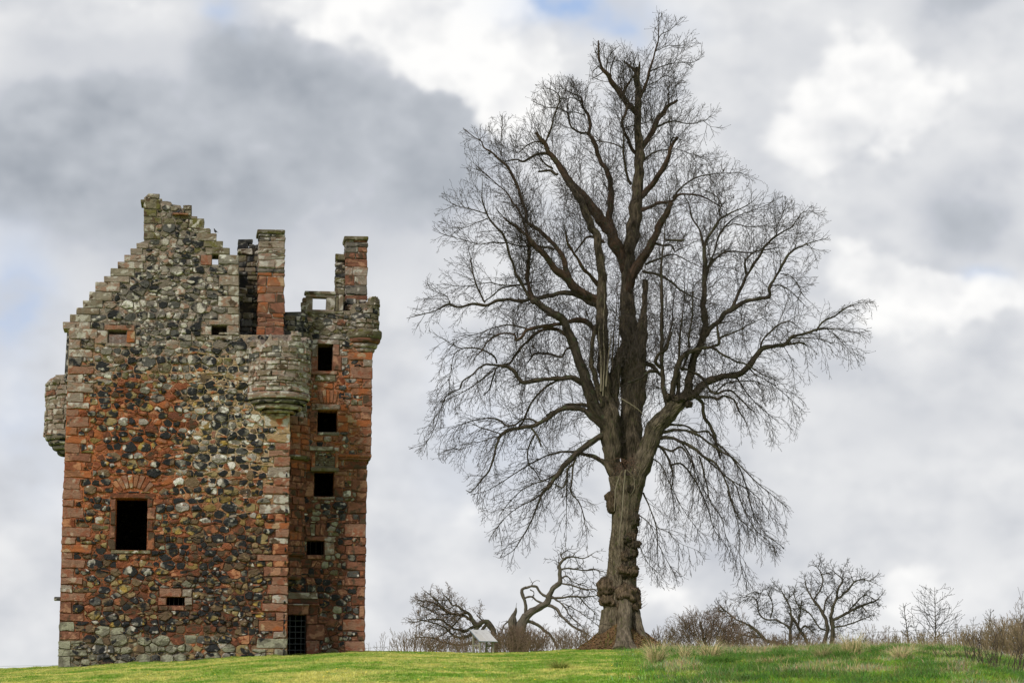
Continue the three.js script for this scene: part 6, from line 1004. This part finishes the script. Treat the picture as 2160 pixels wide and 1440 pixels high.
nearShrub('tall leafless brown shrub in the near right corner', 2120, 70, 1268, 50, 36, 301, DARKSTEM, DARKSTEM, 0); nearShrub('thin leafless shrub with arching stems in front of the alder saplings', 2040, 45, 1308, 54, 26, 302, DARKSTEM, DARKSTEM, -0.05); nearShrub('low leafless briar at the bottom, left of the near shrubs', 1995, 34, 1360, 52, 12, 303, DARKSTEM, DARKSTEM, -0.1); nearShrub('pale birch-like stems low in the near right corner', 2135, 30, 1385, 47, 5, 304, new THREE.MeshStandardMaterial({ color: new THREE.Color(0.42, 0.36, 0.3), roughness: 0.8 }), BRUSH, 0.1);

// ---------------------------------------------------------------- grass
function tuftGeo(blades, seed, spread, width, bend) {
  const r = rng(seed), P = [], N = [], I = [];
  for (let i = 0; i < blades; i++) {
    const a = r() * 6.283, d = Math.sqrt(r()) * spread, x = Math.cos(a) * d, z = Math.sin(a) * d, h = 0.55 + r() * 0.6, b = bend * (0.3 + r()), ang = a + (r() - 0.5) * 1.6, lx = Math.cos(ang) * b, lz = Math.sin(ang) * b, fx = -Math.sin(r() * 6.283) , w = width * (0.7 + r() * 0.6), fz = Math.sqrt(Math.max(0, 1 - fx * fx)), o = P.length / 3;
    P.push(x - fx * w, -0.08, z - fz * w, x + fx * w, -0.08, z + fz * w, x + lx * 0.35 - fx * w * 0.7, h * 0.6, z + lz * 0.35 - fz * w * 0.7, x + lx * 0.35 + fx * w * 0.7, h * 0.6, z + lz * 0.35 + fz * w * 0.7, x + lx, h * (1 - b * 0.25), z + lz);
    I.push(o, o + 1, o + 2, o + 1, o + 3, o + 2, o + 2, o + 3, o + 4);
  }
  const g = new THREE.BufferGeometry(); g.setAttribute('position', new THREE.Float32BufferAttribute(P, 3)); g.setIndex(I); g.computeVertexNormals(); return g;
}
const TUSS = new THREE.MeshStandardMaterial({ roughness: 0.9, side: THREE.DoubleSide, vertexColors: true }), SHOOT2 = new THREE.MeshStandardMaterial({ color: new THREE.Color(0.46, 0.42, 0.32), roughness: 0.9 });
const BLADE = new THREE.MeshPhysicalMaterial({ roughness: 1, side: THREE.DoubleSide, transmission: 0.35, thickness: 0 });
function sward(name, label, geo, n, seed, place) {
  const r = rng(seed), im = new THREE.InstancedMesh(geo, BLADE, n), o = new THREE.Object3D(), c = new THREE.Color();
  for (let i = 0; i < n;) { const q = place(r); if (!q) continue; o.position.set(q.x, groundY(q.x, q.z), q.z); o.rotation.set((r() - 0.5) * 0.3, r() * 6.283, (r() - 0.5) * 0.3); o.scale.set(q.s, q.h, q.s); o.updateMatrix(); im.setMatrixAt(i, o.matrix); c.setRGB(...q.c); im.setColorAt(i, c); i++; }
  im.name = name; im.castShadow = im.receiveShadow = true; im.userData.kind = 'stuff'; tag(im, label, 'grass'); scene.add(im);
}
const towerFoot = (x, z) => { const dx = x - T0.x, dz = z - T0.z, lx = dx * TX.x + dz * TX.z, lz = dx * TN.x + dz * TN.z; return (lz < 0.02 && lx > front[0][0] && lx < front[1][0] + 0.2) || (lz < ZW + 0.02 && lx > 0 && lx < lp(769, 1380, ZW)[0]); };
const spot = (r, p0, p1, d0, d1) => { const d = Math.sqrt(lerp(d0 * d0, d1 * d1, r())), px = lerp(p0, p1, r()); return { x: (px - CX) * d * cosP / F, z: -d, px, d }; };
const LUSH = [0.18, 0.34, 0.012], STRAW = [0.66, 0.62, 0.17], HAY = [0.6, 0.49, 0.27];
sward('lawn_grass', 'short green and straw coloured grass on the slope', tuftGeo(8, 1, 0.9, 0.1, 0.5), 230000, 401, (r) => {
  const q = spot(r, -60, 2220, 36, 124); if (towerFoot(q.x, q.z) || Math.hypot(q.x - FOOT.x, q.z - FOOT.z) < 1.7) return null;
  const t = clamp(patch(q.x, q.z) * 1.05 - 0.05 + (r() - 0.5) * 0.35), v = 0.75 + r() * 0.5; q.c = mix3(LUSH, STRAW, t).map((s) => s * v); q.s = 0.07 + r() * 0.04; q.h = 0.022 + r() * 0.03 + 0.05 * sstep(0.15, 0.5, noise(q.x * 1.3, q.z * 1.1, 41)) * r(); return q;
});
sward('rough_grass', 'longer rough grass with pale dead stalks on the right of the slope', tuftGeo(10, 2, 1.0, 0.035, 1.3), 120000, 402, (r) => {
  const q = spot(r, 1300, 2240, 36, 108); if (r() > sstep(1330, 1520, q.px) * 0.9 + 0.05) return null;
  const k = fbm(q.x * 0.45, q.z * 0.3, 7, 3), dry = sstep(0.12, 0.36, k + (r() - 0.5) * 0.3), tuft = sstep(0.08, 0.32, noise(q.x * 1.1, q.z * 0.8, 15) + 0.3 * noise(q.x * 2.7, q.z * 2.2, 4));
  q.c = mix3(mix3([0.22, 0.37, 0.015], [0.09, 0.21, 0.014], tuft), HAY, dry * 0.8).map((s) => s * (0.65 + r() * 0.7)); q.s = 0.13 + r() * 0.1; q.h = (0.05 + r() * 0.09) * (1 + dry * 0.6) + tuft * (0.05 + r() * 0.14); return q;
});
sward('dry_stalks', 'thin dry stalks standing along the right crest', tuftGeo(5, 3, 0.9, 0.014, 1.1), 1300, 403, (r) => { const q = spot(r, 1380, 2240, 70, 106); if (fbm(q.x * 0.4, q.z * 0.4, 3, 2) < 0.1) return null; q.c = HAY.map((s) => s * (0.7 + r() * 0.5)); q.s = 0.25; q.h = 0.3 + r() * 0.4; return q; });
sward('wall_grass', 'tufts of longer grass along the foot of the tower', tuftGeo(9, 5, 0.9, 0.05, 0.8), 1500, 404, (r) => {
  const lo = r() < 0.72, lx = lo ? lerp(front[0][0], front[1][0], r()) : lerp(front[1][0], lp(769, 1380, ZW)[0], r()), lz = (lo ? 0 : ZW) + 0.05 + Math.pow(r(), 2) * 0.3, w = T0.clone().addScaledVector(TX, lx).addScaledVector(TN, lz), k = noise(lx * 1.7, lz, 6);
  if (k < -0.1) return null; return { x: w.x, z: w.z, s: 0.1, h: 0.05 + 0.14 * r() * (0.4 + k), c: mix3([0.12, 0.24, 0.015], STRAW, r() * 0.5) };
});
// tussocks that stand out
for (const [px, py, h, w, tone, label] of [
  [1385, 1432, 0.75, 0.34, HAY, 'big straw coloured grass tussock at the bottom, right of the lime'], [1447, 1398, 0.5, 0.16, HAY, 'narrow pale grass tuft standing upright behind the big tussock'], [1500, 1392, 0.62, 0.4, HAY, 'wide dry tussock on the crest below the rounded bush'], [1530, 1412, 0.34, 0.4, [0.07, 0.17, 0.015], 'dark green tussock in front of the wide dry tussock'],
  [1800, 1390, 0.85, 0.42, HAY, 'tall pale tussock in front of the two-trunked oak'], [1778, 1398, 0.4, 0.3, [0.07, 0.16, 0.015], 'green tussock at the foot of the tall pale one'], [1738, 1398, 0.45, 0.3, [0.34, 0.3, 0.14], 'thin mixed tussock left of the tall pale one'], [1905, 1398, 0.42, 0.34, HAY, 'flattened dry tussock left of the near shrubs'], [1630, 1424, 0.3, 0.4, [0.4, 0.3, 0.14], 'low flattened straw tussock at the bottom, middle right'], [1660, 1392, 0.32, 0.4, [0.06, 0.15, 0.015], 'green tussock below the crooked oak'], [1485, 1432, 0.3, 0.3, [0.07, 0.18, 0.015], 'bright green tuft at the bottom edge, right of the big straw tussock'], [1180, 1430, 0.28, 0.3, [0.32, 0.34, 0.08], 'faint yellowish tuft at the bottom, left of the lime'],
]) {
  let d = 55; while (d < 105 && toPixel(new THREE.Vector3((px - CX) * d * cosP / F, groundY((px - CX) * d * cosP / F, -d), -d))[1] > py) d += 0.5;
  const x = (px - CX) * d * cosP / F, o = thing('grass_tussock', label, 'tussock', [x, groundY(x, -d), -d], 0, 'grass tussocks in the rough grass'), g = tuftGeo(480, px, w * 0.36, 0.0065, w * 1.3), p = g.attributes.position, C = [], r = rng(px + 3);
  for (let i = 0; i < p.count; i += 5) { const k = r() < 0.25 ? [0.1, 0.19, 0.02] : tone, v = 0.65 + r() * 0.7, hv = 0.35 + r() * 0.75; for (let q = 0; q < 5; q++) { C.push(...k.map((s) => s * v)); p.setY(i + q, p.getY(i + q) * h * hv); } }
  g.setAttribute('color', new THREE.Float32BufferAttribute(C, 3)); mesh('blades', g, TUSS, o).userData.kind = 'stuff';
}
{
  const disc = new THREE.CircleGeometry(0.022, 6); disc.rotateX(-1.2); const im = new THREE.InstancedMesh(disc, new THREE.MeshStandardMaterial({ color: new THREE.Color(0.75, 0.55, 0.02), roughness: 0.8, side: THREE.DoubleSide }), 70), r = rng(8), o = new THREE.Object3D();
  for (let i = 0; i < 70; i++) { const q = spot(r, 0, 1500, 45, 100); o.position.set(q.x, groundY(q.x, q.z) + 0.07, q.z); o.rotation.y = r() - 0.5; o.updateMatrix(); im.setMatrixAt(i, o.matrix); } im.name = 'dandelions'; im.castShadow = true; im.userData.kind = 'stuff'; tag(im, 'tiny yellow flowers scattered in the short grass', 'flowers'); scene.add(im);
}

// ---------------------------------------------------------------- information board
{
  const D = 108, al = THREE.MathUtils.degToRad(40), k = D / F, W = 38 / Math.cos(al) * k, sx = 22.7 * k, run = sx / Math.sin(al), sy = 25.5 * k;
  const BL = at(1012, 1352, D), u = new THREE.Vector3(Math.cos(al), 0, -Math.sin(al)), v = new THREE.Vector3(-Math.sin(al) * run, sy, -Math.cos(al) * run), H = v.length(); v.normalize();
  const n = new THREE.Vector3().crossVectors(u, v);
  const root = thing('information_board', 'pale tilted information board on four grey posts on the grass', 'sign', [BL.x, groundY(BL.x, BL.z), BL.z]);
  const WOOD = barkMat([0.2, 0.185, 0.15], [0.34, 0.32, 0.26], [0.25, 0.25, 0.18], 21, 0.01), FRAME = new THREE.MeshStandardMaterial({ color: new THREE.Color(0.2, 0.24, 0.3), roughness: 0.5 });
  const cv = document.createElement('canvas'); cv.width = 512; cv.height = 384; const c = cv.getContext('2d');
  c.fillStyle = '#c6c5c4'; c.fillRect(0, 0, 512, 384); const r = rng(99);
  c.fillStyle = '#8b8988'; for (let i = 0; i < 9; i++) { c.fillRect(70, 74 + i * 7, 60 + r() * 50, 3.4); } c.fillStyle = '#bbb8b4'; c.fillRect(20, 150, 190, 210); c.fillStyle = '#c9c7c2'; for (let i = 0; i < 22; i++) c.fillRect(30, 170 + i * 8, 120 + r() * 50, 2.4);
  c.strokeStyle = '#8f8a84'; c.lineWidth = 3; c.strokeRect(268, 120, 70, 246); c.beginPath(); c.moveTo(268, 120); c.lineTo(286, 70); c.lineTo(322, 92); c.lineTo(338, 120); c.stroke(); c.fillStyle = '#a9a39b'; for (let i = 0; i < 90; i++) c.fillRect(272 + r() * 62, 126 + r() * 234, 4 + r() * 5, 3 + r() * 3);
  for (const [x, y, q] of [[420, 110, 9], [440, 250, 6], [180, 130, 5], [400, 330, 5], [120, 260, 4]]) { c.fillStyle = '#7f7468'; c.beginPath(); c.arc(x, y, q, 0, 7); c.fill(); }
  const face = new THREE.CanvasTexture(cv); face.colorSpace = THREE.SRGBColorSpace;
  const M = new THREE.Matrix4().makeBasis(u, v, n), mid = u.clone().multiplyScalar(W / 2).addScaledVector(v, H / 2).add(BL).sub(root.position);
  const oriented = (name, g, m, off, parent = root) => { const o = mesh(name, g, m, parent); o.quaternion.setFromRotationMatrix(M); o.position.copy(mid).addScaledVector(n, off); return o; };
  oriented('panel', new RoundedBoxGeometry(W, H, 0.05, 2, 0.012), FRAME, -0.03); oriented('panel_face', new THREE.PlaneGeometry(W - 0.03, H - 0.03), new THREE.MeshStandardMaterial({ map: face, roughness: 0.35 }), 0.0);
  const gy = -0.15, foot = {};
  for (const [key, a, b] of [['a', 0.1, 0.16], ['b', 0.82, 0.16], ['c', 0.1, 0.78], ['d', 0.82, 0.78]]) { const p = BL.clone().addScaledVector(u, a * W).addScaledVector(v, b * H).sub(root.position), top = p.y - 0.05, g = new RoundedBoxGeometry(0.085, top - gy, 0.085, 1, 0.012); setUV(g, (x, y, z) => [x + z, y]); const o = mesh('post', g, WOOD, root, p.x, (top + gy) / 2, p.z); o.rotation.y = al; foot[key] = p; }
  for (const [p, q] of [[foot.a, foot.c], [foot.b, foot.d]]) { const l = Math.hypot(p.x - q.x, p.z - q.z), g = new RoundedBoxGeometry(0.05, 0.09, l, 1, 0.01), o = mesh('rail', g, WOOD, root, (p.x + q.x) / 2, (1377 - 1361) * k + 0.06, (p.z + q.z) / 2); o.rotation.y = Math.atan2(q.x - p.x, q.z - p.z); }
}
// two pale stakes in the rough grass
for (const [x, y, l, a, label] of [[1628, 1385, 0.42, 0.35, 'pale weathered stake leaning right in the rough grass below the oaks'], [1946, 1390, 0.16, 0.3, 'short whitish stake in the grass before the near shrubs']]) { const d = 88, p = at(x, y, d), g = new THREE.CylinderGeometry(0.016, 0.03, l, 9, 4), o = mesh('stake', g, SHOOT2, scene, p.x, Math.max(p.y, groundY(p.x, p.z)) + l / 2 - 0.05, p.z); o.rotation.z = -a; const q = g.attributes.position; for (let i = 0; i < q.count; i++) q.setX(i, q.getX(i) * (1 + 0.4 * noise(q.getY(i) * 9, i)) + noise(q.getY(i) * 5, x) * 0.02); g.computeVertexNormals(); tag(o, label, 'stake', 'stakes in the rough grass'); }

// ---------------------------------------------------------------- birds
const FEATHER = new THREE.MeshStandardMaterial({ color: new THREE.Color(0.018, 0.02, 0.026), roughness: 0.55 }), HORN = new THREE.MeshStandardMaterial({ color: new THREE.Color(0.03, 0.03, 0.03), roughness: 0.5 });
function bird(label, p, size, turn, tilt = 0.45, round = 1) {        // along +x the beak, standing on p
  const root = thing('perched_bird', label, 'bird', [p.x, p.y, p.z], turn, 'dark birds perched about the place'), body = [];
  const prof = [[-0.62, 0.012, 0.3], [-0.5, 0.03, 0.28], [-0.32, 0.05, 0.24], [-0.16, 0.13, 0.18], [0, 0.2, 0.15], [0.14, 0.22, 0.15], [0.26, 0.18, 0.19], [0.34, 0.14, 0.27], [0.42, 0.145, 0.34], [0.5, 0.12, 0.38], [0.56, 0.06, 0.37], [0.58, 0.02, 0.365], [0.7, 0.004, 0.345]];
  const P = [], I = [], S = 14, ct = Math.cos(tilt), st = Math.sin(tilt);
  prof.forEach(([x, r, y]) => { for (let k = 0; k <= S; k++) { const a = (k / S) * 6.28318, f = x < -0.25 ? 1.6 : 1, yy = Math.sin(a) * r * (x < -0.25 ? 0.5 : 1.05) * round, zz = Math.cos(a) * r * f * 0.9 * round, bx = x, by = y - 0.18 + yy; P.push((bx * ct - by * st) * size, (bx * st + by * ct + 0.34) * size, zz * size); } });
  for (let i = 0; i < prof.length - 1; i++) for (let k = 0; k < S; k++) { const a = i * (S + 1) + k, b = a + 1, c = a + S + 1, d = c + 1; I.push(a, b, c, b, d, c); }
  const g = new THREE.BufferGeometry(); g.setAttribute('position', new THREE.Float32BufferAttribute(P, 3)); g.setIndex(I); g.computeVertexNormals(); mesh('body', g, FEATHER, root);
  for (const s of [-1, 1]) { const l = new Tubes(); l.add([{ p: new THREE.Vector3(0.02, 0.2, s * 0.07).multiplyScalar(size), r: 0.018 * size }, { p: new THREE.Vector3(0.03, 0, s * 0.08).multiplyScalar(size), r: 0.014 * size }, { p: new THREE.Vector3(0.12, -0.005, s * 0.09).multiplyScalar(size), r: 0.01 * size }], 5); l.build('leg', HORN, root); }
}
const onTower = (px, py, z) => { const q = lp(px, py, z); return T0.clone().addScaledVector(TX, q[0]).addScaledVector(TN, z).add(new THREE.Vector3(0, q[1], 0)); };
bird('black bird facing left on a crow step of the gable', onTower(454.5, 491.6, -0.2), 0.24, Math.PI + TURN + 0.3, 0.55);
bird('black bird tucked into the broken ledge near the gable top, its tail to the left', onTower(374, 450.6, 0.12), 0.25, TURN + 0.35, 0.35);
bird('black bird at the right end of the ledge near the gable top, facing the viewer', onTower(388, 450.4, 0.12), 0.19, -1.2 + TURN, 0.4);
{ const l = limeTree.limbs.flatMap((q) => q.path).reduce((a, b) => (Math.hypot(b.px - 1031, b.py - 328) < Math.hypot(a.px - 1031, a.py - 328) ? b : a)); const p = at(1031.5, 326, -l.p.z); bird('small round dark bird on the upper left twigs of the lime', p, 0.2, 0.4, 0.5, 1.3); const t = new Tubes(); t.add([{ p: l.p.clone(), r: 0.012 }, { p: p.clone().add(new THREE.Vector3(-0.02, 0, 0)), r: 0.009 }, { p: p.clone().add(new THREE.Vector3(0.1, 0.02, 0)), r: 0.006 }], 5); t.build('perch_twig', TWIG, lime); }
bird('small dark bird at the left tip of the gnarled oak', at(889, 1270, 158), 0.26, 2.6, 0.3);
// ---------------------------------------------------------------- overhead wires far behind
const WIRE = new THREE.MeshStandardMaterial({ color: new THREE.Color(0.12, 0.12, 0.13), roughness: 0.6 });
for (const [list, label] of [[[[-2200, 1425], [-120, 1406.4], [0, 1404.8], [122, 1402.4], [420, 1393], [784, 1366], [1000, 1352]], 'thin overhead wire low on the left skyline, passing behind the tower'], [[[1790, 1337], [1885, 1331.5], [1990, 1325], [2080, 1315], [2170, 1302], [2320, 1278], [3600, 1110]], 'thin overhead wire rising to the right behind the alder saplings'], [[[1850, 1332], [1960, 1332.5], [2080, 1333], [2230, 1335], [3800, 1352]], 'lower level overhead wire behind the right-hand saplings']]) {
  const c = new THREE.CatmullRomCurve3(list.map((q) => at(q[0], q[1], 260))), g = new THREE.TubeGeometry(c, 60, 0.014, 5, false); tag(mesh('overhead_wire', g, WIRE, scene), label, 'wire', 'overhead wires far behind');
}

renderer.render(scene, camera);
